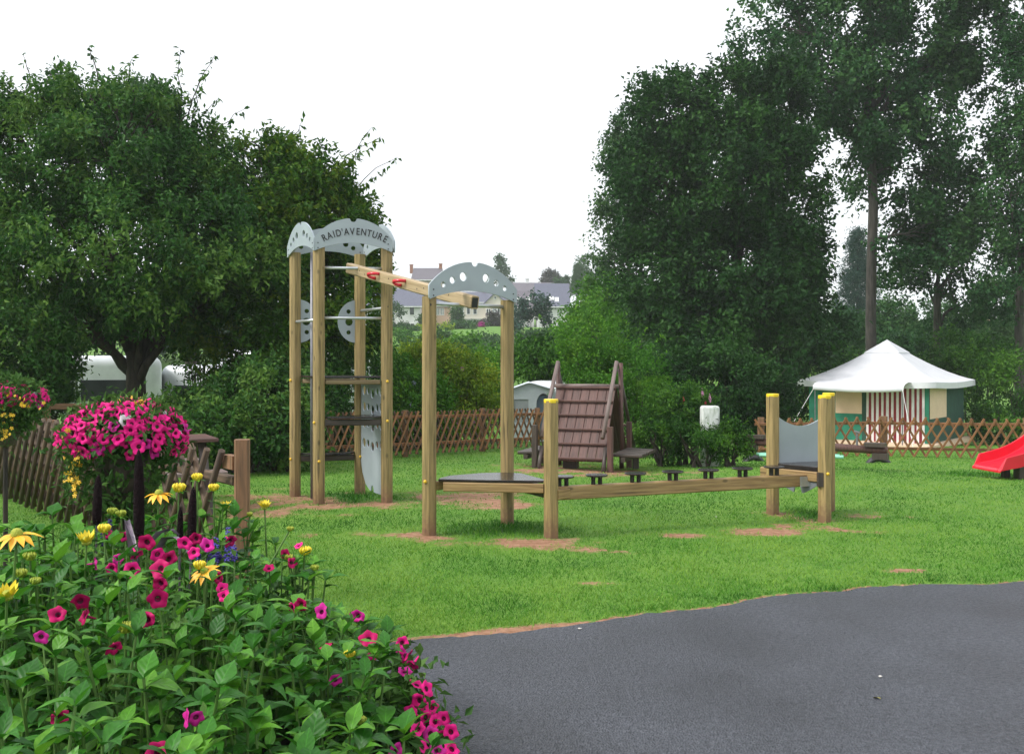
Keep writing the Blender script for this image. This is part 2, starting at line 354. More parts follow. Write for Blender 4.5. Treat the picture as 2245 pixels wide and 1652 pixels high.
for nm, fn in (("soil", soil_mask), ("lush", lush_mask)):
    at = me.attributes.new(nm, 'FLOAT', 'POINT'); at.data.foreach_set("value", fn(gx, gy).reshape(-1).astype(np.float32))
smooth(me)
def ground_material():
    m = bpy.data.materials.new("lawn_and_bare_earth"); m.use_nodes = True; t = m.node_tree; N = t.nodes; L = t.links
    b = N['Principled BSDF']; b.inputs['Roughness'].default_value = .8; b.inputs['Specular IOR Level'].default_value = .25
    tc = N.new("ShaderNodeTexCoord")
    def noise(s, d=4):
        n = N.new("ShaderNodeTexNoise"); n.inputs['Scale'].default_value = s; n.inputs['Detail'].default_value = d
        L.new(tc.outputs['Object'], n.inputs['Vector']); return n
    def ramp(src, p0, c0, p1, c1):
        r = N.new("ShaderNodeValToRGB"); e = r.color_ramp.elements; e[0].position = p0; e[1].position = p1; e[0].color = (*c0, 1); e[1].color = (*c1, 1)
        L.new(src, r.inputs[0]); return r
    n1 = noise(1.1); n2 = noise(38, 6); n3 = noise(14)
    g1 = ramp(n1.outputs[0], .35, (.060, .185, .018), .68, (.125, .25, .030)); g2 = ramp(n2.outputs[0], .3, (.045, .095, .014), .6, (.14, .26, .034))
    mg = N.new("ShaderNodeMix"); mg.data_type = 'RGBA'; mg.inputs[0].default_value = .5; L.new(g1.outputs[0], mg.inputs[6]); L.new(g2.outputs[0], mg.inputs[7])
    lu = N.new("ShaderNodeAttribute"); lu.attribute_name = "lush"
    ml = N.new("ShaderNodeMix"); ml.data_type = 'RGBA'; ml.inputs[7].default_value = (.025, .10, .014, 1)
    lm = N.new("ShaderNodeMath"); lm.operation = 'MULTIPLY'; lm.inputs[1].default_value = .7; L.new(lu.outputs['Fac'], lm.inputs[0])
    L.new(lm.outputs[0], ml.inputs[0]); L.new(mg.outputs[2], ml.inputs[6])
    s1 = ramp(n3.outputs[0], .35, (.23, .115, .065), .7, (.38, .215, .135))
    at = N.new("ShaderNodeAttribute"); at.attribute_name = "soil"
    ma = N.new("ShaderNodeMath"); ma.operation = 'MULTIPLY_ADD'; ma.inputs[1].default_value = 1.5; ma.inputs[2].default_value = -.74; L.new(n2.outputs[0], ma.inputs[0])
    ad = N.new("ShaderNodeMath"); ad.operation = 'ADD'; L.new(at.outputs['Fac'], ad.inputs[0]); L.new(ma.outputs[0], ad.inputs[1])
    st = N.new("ShaderNodeMapRange"); st.interpolation_type = 'SMOOTHSTEP'; st.inputs[1].default_value = .38; st.inputs[2].default_value = .72; L.new(ad.outputs[0], st.inputs[0])
    mm = N.new("ShaderNodeMix"); mm.data_type = 'RGBA'; L.new(st.outputs[0], mm.inputs[0]); L.new(ml.outputs[2], mm.inputs[6]); L.new(s1.outputs[0], mm.inputs[7])
    L.new(mm.outputs[2], b.inputs['Base Color'])
    bp = N.new("ShaderNodeBump"); bp.inputs['Strength'].default_value = .6; bp.inputs['Distance'].default_value = .03; L.new(n2.outputs[0], bp.inputs['Height']); L.new(bp.outputs[0], b.inputs['Normal'])
    return m
me.materials.append(ground_material())
tag(put(bpy.data.objects.new("ground", me)), "bright green lawn with bare reddish earth patches", None, None, "structure")

# asphalt: one sheet 4 mm above the ground under it
def asphalt_material():
    m = bpy.data.materials.new("wet_asphalt"); m.use_nodes = True; t = m.node_tree; N = t.nodes; L = t.links
    b = N['Principled BSDF']; tc = N.new("ShaderNodeTexCoord")
    def noise(s, d=3, r=.5):
        n = N.new("ShaderNodeTexNoise"); n.inputs['Scale'].default_value = s; n.inputs['Detail'].default_value = d; n.inputs['Roughness'].default_value = r
        L.new(tc.outputs['Object'], n.inputs['Vector']); return n
    vo = N.new("ShaderNodeTexVoronoi"); vo.inputs['Scale'].default_value = 95; L.new(tc.outputs['Object'], vo.inputs['Vector'])
    n1 = noise(1.3, 5); n2 = noise(40, 7, .95)
    r1 = N.new("ShaderNodeValToRGB"); e = r1.color_ramp.elements; e[0].position = .34; e[0].color = (.009, .011, .015, 1); e[1].position = .70; e[1].color = (.158, .167, .194, 1)
    L.new(n2.outputs[0], r1.inputs[0])
    r2 = N.new("ShaderNodeValToRGB"); e = r2.color_ramp.elements; e[0].position = .34; e[0].color = (.78, .78, .78, 1); e[1].position = .70; e[1].color = (1.12, 1.12, 1.12, 1)
    L.new(n1.outputs[0], r2.inputs[0])
    mu = N.new("ShaderNodeMix"); mu.data_type = 'RGBA'; mu.blend_type = 'MULTIPLY'; mu.inputs[0].default_value = 1; L.new(r1.outputs[0], mu.inputs[6]); L.new(r2.outputs[0], mu.inputs[7])
    L.new(mu.outputs[2], b.inputs['Base Color'])
    rr = N.new("ShaderNodeMapRange"); rr.inputs[1].default_value = .35; rr.inputs[2].default_value = .7; rr.inputs[3].default_value = .42; rr.inputs[4].default_value = .62
    L.new(n1.outputs[0], rr.inputs[0]); L.new(rr.outputs[0], b.inputs['Roughness'])
    b.inputs['Specular IOR Level'].default_value = .28
    bp = N.new("ShaderNodeBump"); bp.inputs['Strength'].default_value = 1.0; bp.inputs['Distance'].default_value = .012
    L.new(vo.outputs['Distance'], bp.inputs['Height']); L.new(bp.outputs[0], b.inputs['Normal'])
    return m
M['asphalt'] = asphalt_material()
rx = np.concatenate([np.arange(-2.2, 9, .03), np.linspace(9, 40, 60)]); ry_ = edge_y(rx)
m_ = MB(); n = len(rx); rows = [-30, -5, 0, 2, 3, 4]
vv = []
for k in range(7):
    for i in range(n):
        y = rows[k] if k < 6 else float(ry_[i]) - .01
        vv.append((float(rx[i]), y, .004 + (0 if k < 6 else -.004)))
ff = [(k * n + i, k * n + i + 1, (k + 1) * n + i + 1, (k + 1) * n + i) for k in range(6) for i in range(n - 1)]
m_.add(vv, ff); tag(m_.build("road", M['asphalt']), "wet dark grey asphalt road", None, None, "structure")

# grass blades, one mass
def tri_mesh(name, v, f, tint, material):
    me = bpy.data.meshes.new(name); me.from_pydata(v.reshape(-1, 3).tolist(), [], f.tolist())
    at = me.attributes.new("tint", 'FLOAT', 'FACE'); at.data.foreach_set("value", np.clip(tint, 0, 1).astype(np.float32))
    me.materials.append(material); return me
M['grass'] = leafmat('grass_blade', (.026, .118, .010), (.078, .240, .018), (.215, .36, .050), .6, .2)
def blades(n, y0, y1, hgt, wid, seed):
    r = np.random.default_rng(seed)
    d = 1 / (1 / y1 + r.random(n) * (1 / y0 - 1 / y1))            # denser near the viewer
    x = (r.random(n) * 1.5 - .75) * d; y = d
    sm = soil_mask(x, y); lm = lush_mask(x, y); e = y - edge_y(x)
    keep = ((e > -.035 + .03 * vnoise(x * 9, y * 9, 77)) | (x < -2.2)) & (r.random(n) > np.clip((sm - .22) * 1.7, 0, .985))
    x, y, lm, e = x[keep], y[keep], lm[keep], e[keep]; n = len(x); lm = np.maximum(lm, np.clip(1.2 - e / .16, 0, 1) * np.clip(fbm(x * 2.6, y * 2.6, 41) * 3 - 1.3, 0, 1) * (x > -2.2) * (e < .3))
    z = terr(x, y) + (fbm(x * 1.6, y * 1.6, 3) - .5) * .03 * ((y > 5.2) & (y < 20)) * np.clip(e / .4, 0, 1)
    h = hgt * (.45 + r.random(n) ** 2 * 1.1) * (1 + 1.5 * lm) * (.7 + .6 * fbm(x * 2.2, y * 2.2, 8)); wd = wid * y * (.6 + .8 * r.random(n))
    a = r.random(n) * 2 * np.pi; lean = h * (.25 + .9 * r.random(n)); b = r.random(n) * 2 * np.pi
    p = np.stack([x, y, z - .004], -1)
    s = np.stack([np.cos(a), np.sin(a), np.zeros(n)], -1) * wd[:, None] / 2
    tip = p + np.stack([np.cos(b) * lean, np.sin(b) * lean, h], -1)
    v = np.stack([p - s, p + s, tip], 1)
    f = np.arange(3 * n).reshape(-1, 3)
    dry = np.clip(soil_mask(x, y) * 1.1, 0, .5); t = .46 + (fbm(x * .5, y * .5, 17) - .5) * .8 + (fbm(x * .9, y * .9, 12) - .5) * 1.2 + (fbm(x * 3.7, y * 3.7, 14) - .5) * .9 + r.normal(0, .2, n) - .45 * lm + dry * .8
    return v, t
parts_ = [blades(620000, 4.6, 32, .024, .0009, 1)]
v = np.concatenate([p[0] for p in parts_]); t = np.concatenate([p[1] for p in parts_])
tag(put(bpy.data.objects.new("grass", tri_mesh("grass", v, np.arange(len(v) * 3).reshape(-1, 3), t, M['grass']))), "short wet grass blades covering the lawn", "grass", None, "stuff")
# ------------------------------------------------------------------ play structure (one bolted-together thing)
play = empty("play_structure", (0.4, 10.0, 0), "wooden climbing course with lettered tower, sloping hand rail, stepping discs and yellow-capped posts", "play structure")
def gp(u, v): g = G(u, v); return Vector((g.x, g.y, 0))
T1, T2, T3, T4 = gp(647, 1087), gp(699, 1106), gp(789, 1082), gp(848, 1102)
A, B, C = gp(941, 1172), gp(1208, 1178), gp(1112, 1148)
R1, R2, R3 = gp(1694, 1128), gp(1808, 1143), gp(1817, 1120)
def post(p, h, rot, label=None, w_=.118):
    s = Vector((math.cos(math.radians(rot)), math.sin(math.radians(rot)), 0))
    o = bar("post", p + Vector((0, 0, -.15)), p + Vector((0, 0, h)), w_, w_, M['pine'], play, s, .030)
    if label: o["label"] = label
    return o
pT = [post(p, 2.87, 33) for p in (T1, T2, T3, T4)]
pA = post(A, 2.19, 30); pC = post(C, 2.19, 28); pB = post(B, 1.235, 20)
pR = [post(R1, 1.225, 18), post(R2, 1.225, 18), post(R3, 1.225, 18)]
cm = MB(); cm.prism([(.067 * math.cos(a) * (1 if k % 2 else 1), .067 * math.sin(a)) for k, a in enumerate([math.radians(22.5 + 45 * i) for i in range(8)])], 0, .035)
capme = bevel(cm.mesh("cap", M['yellow']), .006)
for po, p in ((pB, B), (pR[0], R1), (pR[1], R2), (pR[2], R3)):
    inst("cap", capme, po, Matrix.Translation(p + Vector((0, 0, 1.215))) @ Matrix.Rotation(math.radians(18), 4, 'Z'))
# crescent gable panels
def crescent(wd, hole=True, notch=True):
    h_end0, h_end1, h_top, h_in = 0.0, .13, .37, .095
    a = wd / 2
    def arc(xa, za, zt, n, sgn=1):
        # circle through (-xa,za),(0,zt),(xa,za)
        s = zt - za; R = (xa * xa + s * s) / (2 * s); c = zt - R; th = math.asin(min(1, xa / R))
        if s > xa: th = math.pi - th
        return [(R * math.sin(-th + 2 * th * k / (n - 1)), c + R * math.cos(-th + 2 * th * k / (n - 1))) for k in range(n)]
    top = arc(a, h_end1, h_top, 41)
    if notch:
        top = [p for p in top if abs(p[0]) > .036]
        half = len(top) // 2
        nt_ = [(.036 * math.cos(q), h_top - .006 + .036 * math.sin(q)) for q in [math.pi + math.pi * k / 8 for k in range(9)]]
        top = top[:half] + nt_ + top[half:]
    bot = arc(a - .03, h_end0 + .01, h_in, 25)[::-1]
    outer = top + [(a, h_end0 + .02), (a - .012, h_end0)] + bot + [(-a + .012, h_end0), (-a, h_end0 + .02)]
    holes = []
    if hole:
        for sx in (-1, 1):
            for fx, zz, r in ((.26, .225, .042), (.50, .185, .032), (.70, .140, .027)):
                holes.append(circ(sx * fx * a, zz, r))
    return outer, holes
def gable(p0, p1, z, off, hole=True, extra=.06, label=None):
    d = (p1 - p0); L_ = d.length + 2 * extra; x = d.normalized(); nrm = x.cross(Vector((0, 0, 1)))
    c = (p0 + p1) / 2 + nrm * off + Vector((0, 0, z)); out, holes = crescent(L_, hole)
    o = flat_panel("gable_panel", out, holes, .016, M['grey'], play, pmat(c, x))
    if label: o["label"] = label
    dx = L_ / 2 - .05
    for sx in (-dx, dx):
        for zz in (.035, .09): m = MB(); m.tube([(sx, zz, .008), (sx, zz, .012)], .007, 8); m.build("bolt_head", M['edge'], o, WM[o])
    return o, L_
front, LW = gable(T2, T4, 2.81, .07, False, label="grey gable panel lettered RAID'AVENTURE")
gable(T1, T2, 2.81, .07); gable(T3, T4, 2.81, -.07); gable(T1, T3, 2.81, -.07)
gable(A, C, 2.16, .07)
def letter_mesh(ch, size):
    cu = bpy.data.curves.new("letter", 'FONT'); cu.body = ch; cu.size = size; cu.extrude = .002; cu.align_x = 'CENTER'; cu.resolution_u = 3; cu.offset = .0012
    o = bpy.data.objects.new("tmp_letter", cu); col.objects.link(o); dg = bpy.context.evaluated_depsgraph_get()
    me = bpy.data.meshes.new_from_object(o.evaluated_get(dg)); bpy.data.objects.remove(o); bpy.data.curves.remove(cu)
    me.materials.clear(); me.materials.append(M['ink']); return me
txt = "RAID'AVENTURE"; adv = {"I": .62, "'": .42}; wds = [adv.get(c, 1.0) for c in txt]
tot = sum(wds); R_ = .73; span = math.radians(57); pos = 0
for c, wd in zip(txt, wds):
    q = (pos + wd / 2) / tot - .5; pos += wd; th = q * span
    Ml = WM[front] @ Matrix.Translation((R_ * math.sin(th) + .018, .188 - R_ + R_ * math.cos(th), .0105)) @ Matrix.Rotation(-th, 4, 'Z') @ Matrix.Diagonal((.78, 1, 1, 1))
    inst("letter", letter_mesh(c, .108), front, Ml)
# tower rungs, fire pole
def rung(p0, p1, z0, z1=None, r=.017): return rod("rung", p0 + Vector((0, 0, z0)), p1 + Vector((0, 0, z1 if z1 is not None else z0)), r, M['steel'], play)
rung(T2, T4, 2.07); rung(T1, T2, 2.05); rung(T2, T4, 2.63); rung(T3, T4, 2.19)
fp = (T1 + T2) / 2 + Vector((.04, .10, 0)); rod("fire_pole", fp + Vector((0, 0, -.05)), fp + Vector((0, 0, 2.85)), .017, M['steel_dk'], play)
# half-disc side panels on the back side
for base, sx in ((T1, 1), (T3, -1)):
    x = (T3 - T1).normalized(); nrm = x.cross(Vector((0, 0, 1)))
    c = base + x * sx * .045 + nrm * .0 + Vector((0, 0, 2.06))
    out = [(sx * .22 * math.cos(a), .255 * math.sin(a)) for a in [-math.pi / 2 + math.pi * k / 24 for k in range(25)]]
    if sx < 0: out = out[::-1]
    holes = [circ(sx * .09, .12, .026), circ(sx * .085, -.005, .045), circ(sx * .09, -.13, .026)]
    flat_panel("half_disc_panel", out, holes, .016, M['grey'], play, pmat(c, x))
# platforms: dark boards on timber joists
def poly_board(pts, z, th=.022, rad=.05, label=None):
    m = MB(); m.prism([(p[0], p[1]) for p in pts], 0, th); me = bevel(m.mesh("platform_board", M['black']), .005, 2)
    c = Vector((0, 0, z)); o = inst("platform_board", me, play, Matrix.Translation(c))
    if label: o["label"] = label
    return o
def ctr(*ps): return sum(ps, Vector()) / len(ps)
def grow(pts, k):
    c = ctr(*pts); return [c + (p - c) * k for p in pts]
z_u = 1.395; M['joist'] = mat('darker_joist', (.22, .16, .075), (.13, .095, .045), .6, 9, (6, 6, .35), .1, 30)  # upper joists are a darker tone than the other sawn pine
poly_board([T1 + (T4 - T1) * .06, T2 + (T3 - T2) * .06 + (T4 - T2) * .0, T4 + (T1 - T4) * .06, T3 + (T2 - T3) * .06], z_u)
for p, q in ((T1, T4), (T2, T4), (T1, T3)):
    a = p + (q - p) * .10; b = q + (p - q) * .10; up = Vector((0, 0, z_u - .045))
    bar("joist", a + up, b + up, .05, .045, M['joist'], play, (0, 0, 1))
def bow(p, q, bulge, n=13):
    d = q - p; nr = Vector((d.y, -d.x, 0)).normalized()
    return [p + d * (k / (n - 1)) + nr * bulge * math.sin(math.pi * k / (n - 1)) for k in range(n)]
mid = bow(T2 + (T4 - T2) * .09, T4 + (T2 - T4) * .06, .09) + [T3 + (T4 - T3) * .45]
poly_board(mid, .945)
low = bow(T1 + (T3 - T1) * .05, T3 + (T1 - T3) * .07, .16)
poly_board(low + [T3 + Vector((-.03, .0, 0)), T1 + Vector((.03, .0, 0))], .475)
for (p, q, zz) in ((T2, T4, .90), (T1, T3, .43)):
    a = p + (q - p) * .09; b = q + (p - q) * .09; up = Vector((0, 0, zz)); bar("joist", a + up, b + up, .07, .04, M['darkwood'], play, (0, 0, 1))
# perforated climbing wall between T3 and T4
x = (T4 - T3).normalized(); Lw = (T4 - T3).length
wl = Lw - .09; out = [(-wl / 2, 1.36), (-wl / 2, .42), (-wl / 2 + .06, .26), (-wl / 2 + .17, .13), (-.09, .075), (-.045, .065)]
out += [(.045 * math.cos(a), .065 + .075 * math.sin(a)) for a in [math.pi - math.pi * k / 10 for k in range(1, 10)]]
out += [(.045, .065), (.12, .06), (wl / 2 - .01, .06), (wl / 2, .10), (wl / 2, 1.36)]
holes = []
for zz in (.60, .83, 1.03, 1.22):
    for i, xx in enumerate((-.27, -.14, .0, .14, .27)):
        if abs(xx) < wl / 2 - .06: holes.append(circ(xx, zz + (.018 if i % 2 else -.012) + .03 * (abs(xx) > .2), .056 if i % 2 == 0 else .045))
flat_panel("climbing_panel", out[::-1], holes, .016, M['grey'], play, pmat((T3 + T4) / 2 , x))
# bolt caps on the tower
bm_ = MB(); bm_.lathe([(.0165, 0), (.0165, .006), (.013, .014), (.006, .018), (.0005, .019)], 10); bcap = bm_.mesh("bolt_cap", M['yellow_b'], True)
bm_ = MB(); bm_.lathe([(.0165, 0), (.0165, .006), (.013, .014), (.006, .018), (.0005, .019)], 10); bcapb = bm_.mesh("bolt_cap", M['blue_b'], True)
def boltcap(p, z, rot, parent, me=None, off=.059, dx=0):
    a = math.radians(rot); nrm = Vector((math.sin(a), -math.cos(a), 0)); sx = Vector((math.cos(a), math.sin(a), 0))
    q = p + nrm * off + sx * dx + Vector((0, 0, z)); inst("bolt_cap", me or bcap, parent, frame(q, q + nrm))
boltcap(T1, 1.36, -40, pT[0], off=.062); boltcap(T4, 1.36, 14, pT[3], dx=-.0); boltcap(T2, .905, -40, pT[1], off=.062); boltcap(T4, .915, 14, pT[3]); boltcap(T1, .43, -40, pT[0], off=.062)
boltcap(T2, .475, 14, pT[1]); boltcap(A, .49, -30, pA, off=.062); boltcap(R2, .47, 8, pR[1], dx=.005); boltcap(T3, .44, 14, pT[2])
for p, zz, par in ((T4, 2.2, pT[3]), (A, 2.11, pA)):
    a = math.radians(14); q = p + Vector((math.sin(a), -math.cos(a), 0)) * .0588 + Vector((0, 0, zz)); m = MB(); m.tube([(0, 0, 0), (0, 0, .003)], .012, 10); m.build("bolt_hole", M['ink'], par, frame(q, q + Vector((math.sin(a), -math.cos(a), 0))))
# sloping hand rail with red grips
b0 = P(766, 588, 11.55); b1 = P(1041, 663, 9.33)
rail = bar("hand_rail", b0, b1, .12, .085, M['rail_pine'], play, (0, 0, 1), .012); rail["label"] = "sloping timber hand rail with red grips"
rod("rung", A + Vector((0, 0, 2.125)), C + Vector((0, 0, 2.125)), .019, M['steel'], play)
ax = (b1 - b0).normalized(); sd_ = ax.cross(Vector((0, 0, 1))).normalized(); upv = sd_.cross(ax)
m = MB(); m.box((0, 0, 0), (.092, .062, .002)); m.build("hollow_shade", M['edge'], rail, frame(b1 + ax * .002, b1 + ax * .1, (0, 0, 1)))  # black plate paints the shade inside the rail's hollow end
gm = MB()
gpts = [(.05, 0, .02), (.035, .025, .022), (.005, .045, .016), (-.012, .06, .0), (.01, .072, -.016), (.06, .075, -.026), (.11, .06, -.034), (.125, .03, -.036), (.125, 0, -.036)]
gm.tube(gpts, .0175, 8); gme = gm.mesh("grip", M['red'], True)
side_cam = sd_ if sd_.dot(Vector((0, 0, H)) - b0) > 0 else -sd_
Lr = (b1 - b0).length
for s_, flip in ((.28, 1), (.72, 1), (.28, -1), (.72, -1)):
    if s_ == .72: s_ = .50
    q = b0 + ax * Lr * (s_ - .02) + side_cam * flip * .042 + upv * .0; y = side_cam * flip; xx = ax; zz = xx.cross(y)
    Mg = Matrix(((xx.x, y.x, zz.x, q.x), (xx.y, y.y, zz.y, q.y), (xx.z, y.z, zz.z, q.z), (0, 0, 0, 1))); inst("grip", gme, rail, Mg)
hm = MB(); hm.tube([(0, 0, 0), (0, 0, .0015)], .008, 8); hme = hm.mesh("bolt_hole", M['ink'])
for s_ in (.13, .18, .39, .44, .62, .67, .85):
    q = b0 + ax * Lr * s_ + side_cam * .0425 + upv * (.012 if int(s_ * 100) % 2 else -.012); inst("bolt_hole", hme, rail, frame(q, q + side_cam))
# middle platform A-B-C
m1 = A + (B - A) * .075; pts = [m1, A + (B - A) * .5 + Vector((0, -.02, 0)), B + (A - B) * .06, B + (C - B) * .12, C + Vector((.14, -.20, 0)), C + Vector((-.02, -.12, 0)), C + Vector((-.25, -.17, 0)), A + (C - A) * .28 + Vector((-.03, .08, 0)), A + (C - A) * .14]
poly_board(pts, .488)
def joist(p, q, z, k0=.08, k1=.08, hh=.085, th=.045, mt='pine_flat', off=Vector()):
    a = p + (q - p) * k0 + off; b = q + (p - q) * k1 + off; up = Vector((0, 0, z)); return bar("joist", a + up, b + up, hh, th, M[mt], play, (0, 0, 1))
joist(A, B, .44, .12, .06); joist(C, B, .40, .06, .03, .11, .06, 'darkwood'); joist(A, C, .44, .07, .07)
# balance beam with stepping discs
e0 = Vector((B.x + .05, B.y + .10, .385)); e1 = Vector((R1.x + .25, R1.y - .30, .385))
beam = bar("balance_beam", e0, e1, .125, .075, M['pine_flat'], play, (0, 0, 1), .01)
bd = (e1 - e0).normalized(); cn = bd.cross(Vector((0, 0, 1)))
bar("spacer_block", B + Vector((.03, -.0, .385)) - cn * .0, e0 + bd * .10 + Vector((0, 0, 0)), .085, .095, M['pine_flat'], play, (0, 0, 1), .004)
ds = MB(); ds.lathe([(.0, 0), (.095, 0), (.104, .006), (.104, .013), (.098, .018), (.06, .0175), (.0, .018)], 24)
dme = ds.mesh("stepping_disc", M['black'], False)
lg = MB(); lg.tube([(0, 0, -.075), (0, 0, .002)], .021, 10); lme = lg.mesh("leg", M['black'])
for u in (1234, 1308, 1393, 1475, 1553, 1628, 1697):
    k = (u - U0) / F; s_ = (k * e0.y - e0.x) / (bd.x - k * bd.y); q = e0 + bd * s_ + Vector((0, 0, .137))
    o = inst("stepping_disc", dme, play, Matrix.Translation(q))
    for sg in (-1, 1): inst("leg", lme, o, Matrix.Translation(q + bd * .035 * sg))
m = MB(); m.box((0, 0, 0), (.16, .006, .10)); q = e1 - bd * .01 - Vector((0, 0, .01)) + cn * .042
o = m.build("end_plate", M['steel'], beam, pmat(q, cn.cross(Vector((0, 0, 1))) if False else bd) @ Matrix.Rotation(math.pi / 2, 4, 'X'))
# end platform R1-R2-R3
poly_board([R1 + (R2 - R1) * .05 , R2 + (R1 - R2) * .14, R2 + (R3 - R2) * .14, R3 + (R2 - R3) * .12, R3 + (R1 - R3) * .10, R1 + (R3 - R1) * .10], .475, .05)
joist(R1, R2, .425, -.28, .10, .10, .05, off=Vector((.02, -.03, 0))); joist(R1, R3, .425, .06, .06)
m = MB(); m.box((0, 0, 0), (.05, .06, .14)); m.build("bracket", M['darkwood'], play, Matrix.Translation(R2 + Vector((-.055, -.03, .41))))
q = R1 + (R2 - R1) * .84 + Vector((.02, -.085, .41)); inst("bolt_cap", bcapb, play, frame(q + Vector((0, .025, 0)), q + Vector((-.4, -1, 0))))
x = (R3 - R1).normalized(); wl = (R3 - R1).length - .10; n_ = 15
out = [(-wl / 2, .505), (wl / 2, .505)] + [(wl / 2 - wl * k / (n_ - 1), 1.02 - .115 * math.sin(math.pi * k / (n_ - 1)) ** .85) for k in range(n_)]
o = flat_panel("back_panel", out, [], .018, M['grey'], play, pmat((R1 + R3) / 2, x)); o["label"] = "grey back panel with scooped top edge"
x = (R2 - R1).normalized(); wl = (R2 - R1).length - .12
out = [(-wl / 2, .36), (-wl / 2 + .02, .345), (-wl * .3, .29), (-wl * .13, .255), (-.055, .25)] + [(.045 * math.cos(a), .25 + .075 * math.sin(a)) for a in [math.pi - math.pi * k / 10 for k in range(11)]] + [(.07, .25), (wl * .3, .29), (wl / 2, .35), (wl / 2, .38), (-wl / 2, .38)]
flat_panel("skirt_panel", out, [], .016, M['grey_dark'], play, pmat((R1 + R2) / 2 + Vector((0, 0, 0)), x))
# ------------------------------------------------------------------ A-frame climber
ac = G(1252, 1031); ayaw = math.radians(-19)
MA = Matrix.Translation(ac) @ Matrix.Rotation(ayaw, 4, 'Z') @ Matrix.Diagonal((1.13, 1.13, 1.04, 1))
af = empty("climbing_frame", ac, "red-brown wooden A-frame with battened climbing slope and plank benches", "climbing frame")
def AL(x, y, z): return MA @ Vector((x, y, z))
wA = .44
slope_v = (AL(0, .82, 1.20) - AL(0, .10, .13)); slope_L = slope_v.length
npl = 7
for i in range(npl):
    xx = -wA + (i + .5) * 2 * wA / npl; jit = rnd.uniform(-.003, .003)
    bar("plank", AL(xx, .10 + jit, .13), AL(xx, .82 + jit, 1.20), 2 * wA * 1.13 / npl - .006, .022, M['oldwood'], af, MA.to_3x3() @ Vector((1, 0, 0)), .004)
    bar("plank", AL(xx, 1.60 + jit, .13), AL(xx, .88 + jit, 1.20), 2 * wA * 1.13 / npl - .006, .022, M['oldwood'], af, MA.to_3x3() @ Vector((1, 0, 0)), .004)
for k in range(6):
    t_ = .02 + k * .195; y0, z0 = .10 + .72 * t_, .13 + 1.07 * t_
    bar("batten", AL(-wA - .005, y0 - .034, z0 + .02), AL(wA + .005, y0 - .034, z0 + .02), .036, .036, M['oldwood'], af, (0, 0, 1), .008)
    if k < 6: bar("batten", AL(-wA - .005, 1.70 - .72 * t_ + .034, z0 + .02), AL(wA + .005, 1.70 - .72 * t_ + .034, z0 + .02), .036, .036, M['oldwood'], af, (0, 0, 1), .008)
rod("ridge_pole", AL(-wA - .05, .84, 1.24), AL(wA + .04, .84, 1.24), .032, M['oldrail'], af)
for sx in (-1, 1):
    o = rod("side_rail", AL(sx * (wA + .0) - .02, .10, .48), AL(sx * (wA + .0) + .00, .86, 1.62), .034, M['oldrail'], af)
    rod("upright", AL(sx * (wA + .03) + .03, .92, -.05), AL(sx * (wA + .03) + .03, .86, 1.60), .038, M['oldwood'], af)
    rod("rear_rail", AL(sx * (wA + .02) + .06, 1.62, .25), AL(sx * (wA + .02), .93, 1.50), .028, M['darkwood'], af)
    rod("leg", AL(sx * (wA + .02), -.06, -.06), AL(sx * (wA + .02), .12, .34), .035, M['darkwood'], af)
    for yy, nm in ((.05, "post"), (1.25, "post")):
        bar(nm, AL(sx * (wA + .10), yy, -.1), AL(sx * (wA + .10), yy, .66), .085, .085, M['oldwood'] if sx > 0 else M['darkwood'], af, MA.to_3x3() @ Vector((1, 0, 0)), .01)
    # bench of split planks on each side
    for k in range(4):
        yy = .22 + k * .25
        bar("bench_plank", AL(sx * .56, yy, .235 + .004 * (k % 2)), AL(sx * (.96 if sx > 0 else .82), yy, .225), .23, .05, M['darkwood'], af, MA.to_3x3() @ Vector((0, 1, 0)), .012)
    bar("bench_bearer", AL(sx * .70, .12, .17), AL(sx * .70, 1.12, .17), .08, .07, M['darkwood'], af, (0, 0, 1), .008)
    bar("bench_leg", AL(sx * .70, .95, -.05), AL(sx * .70, .95, .15), .10, .10, M['darkwood'], af, (1, 0, 0), .008)
m = MB(); m.box((0, 0, 0), (.2, .14, .16)); m.build("footing_block", M['darkwood'], af, MA @ Matrix.Translation((-.12, .42, .07)))

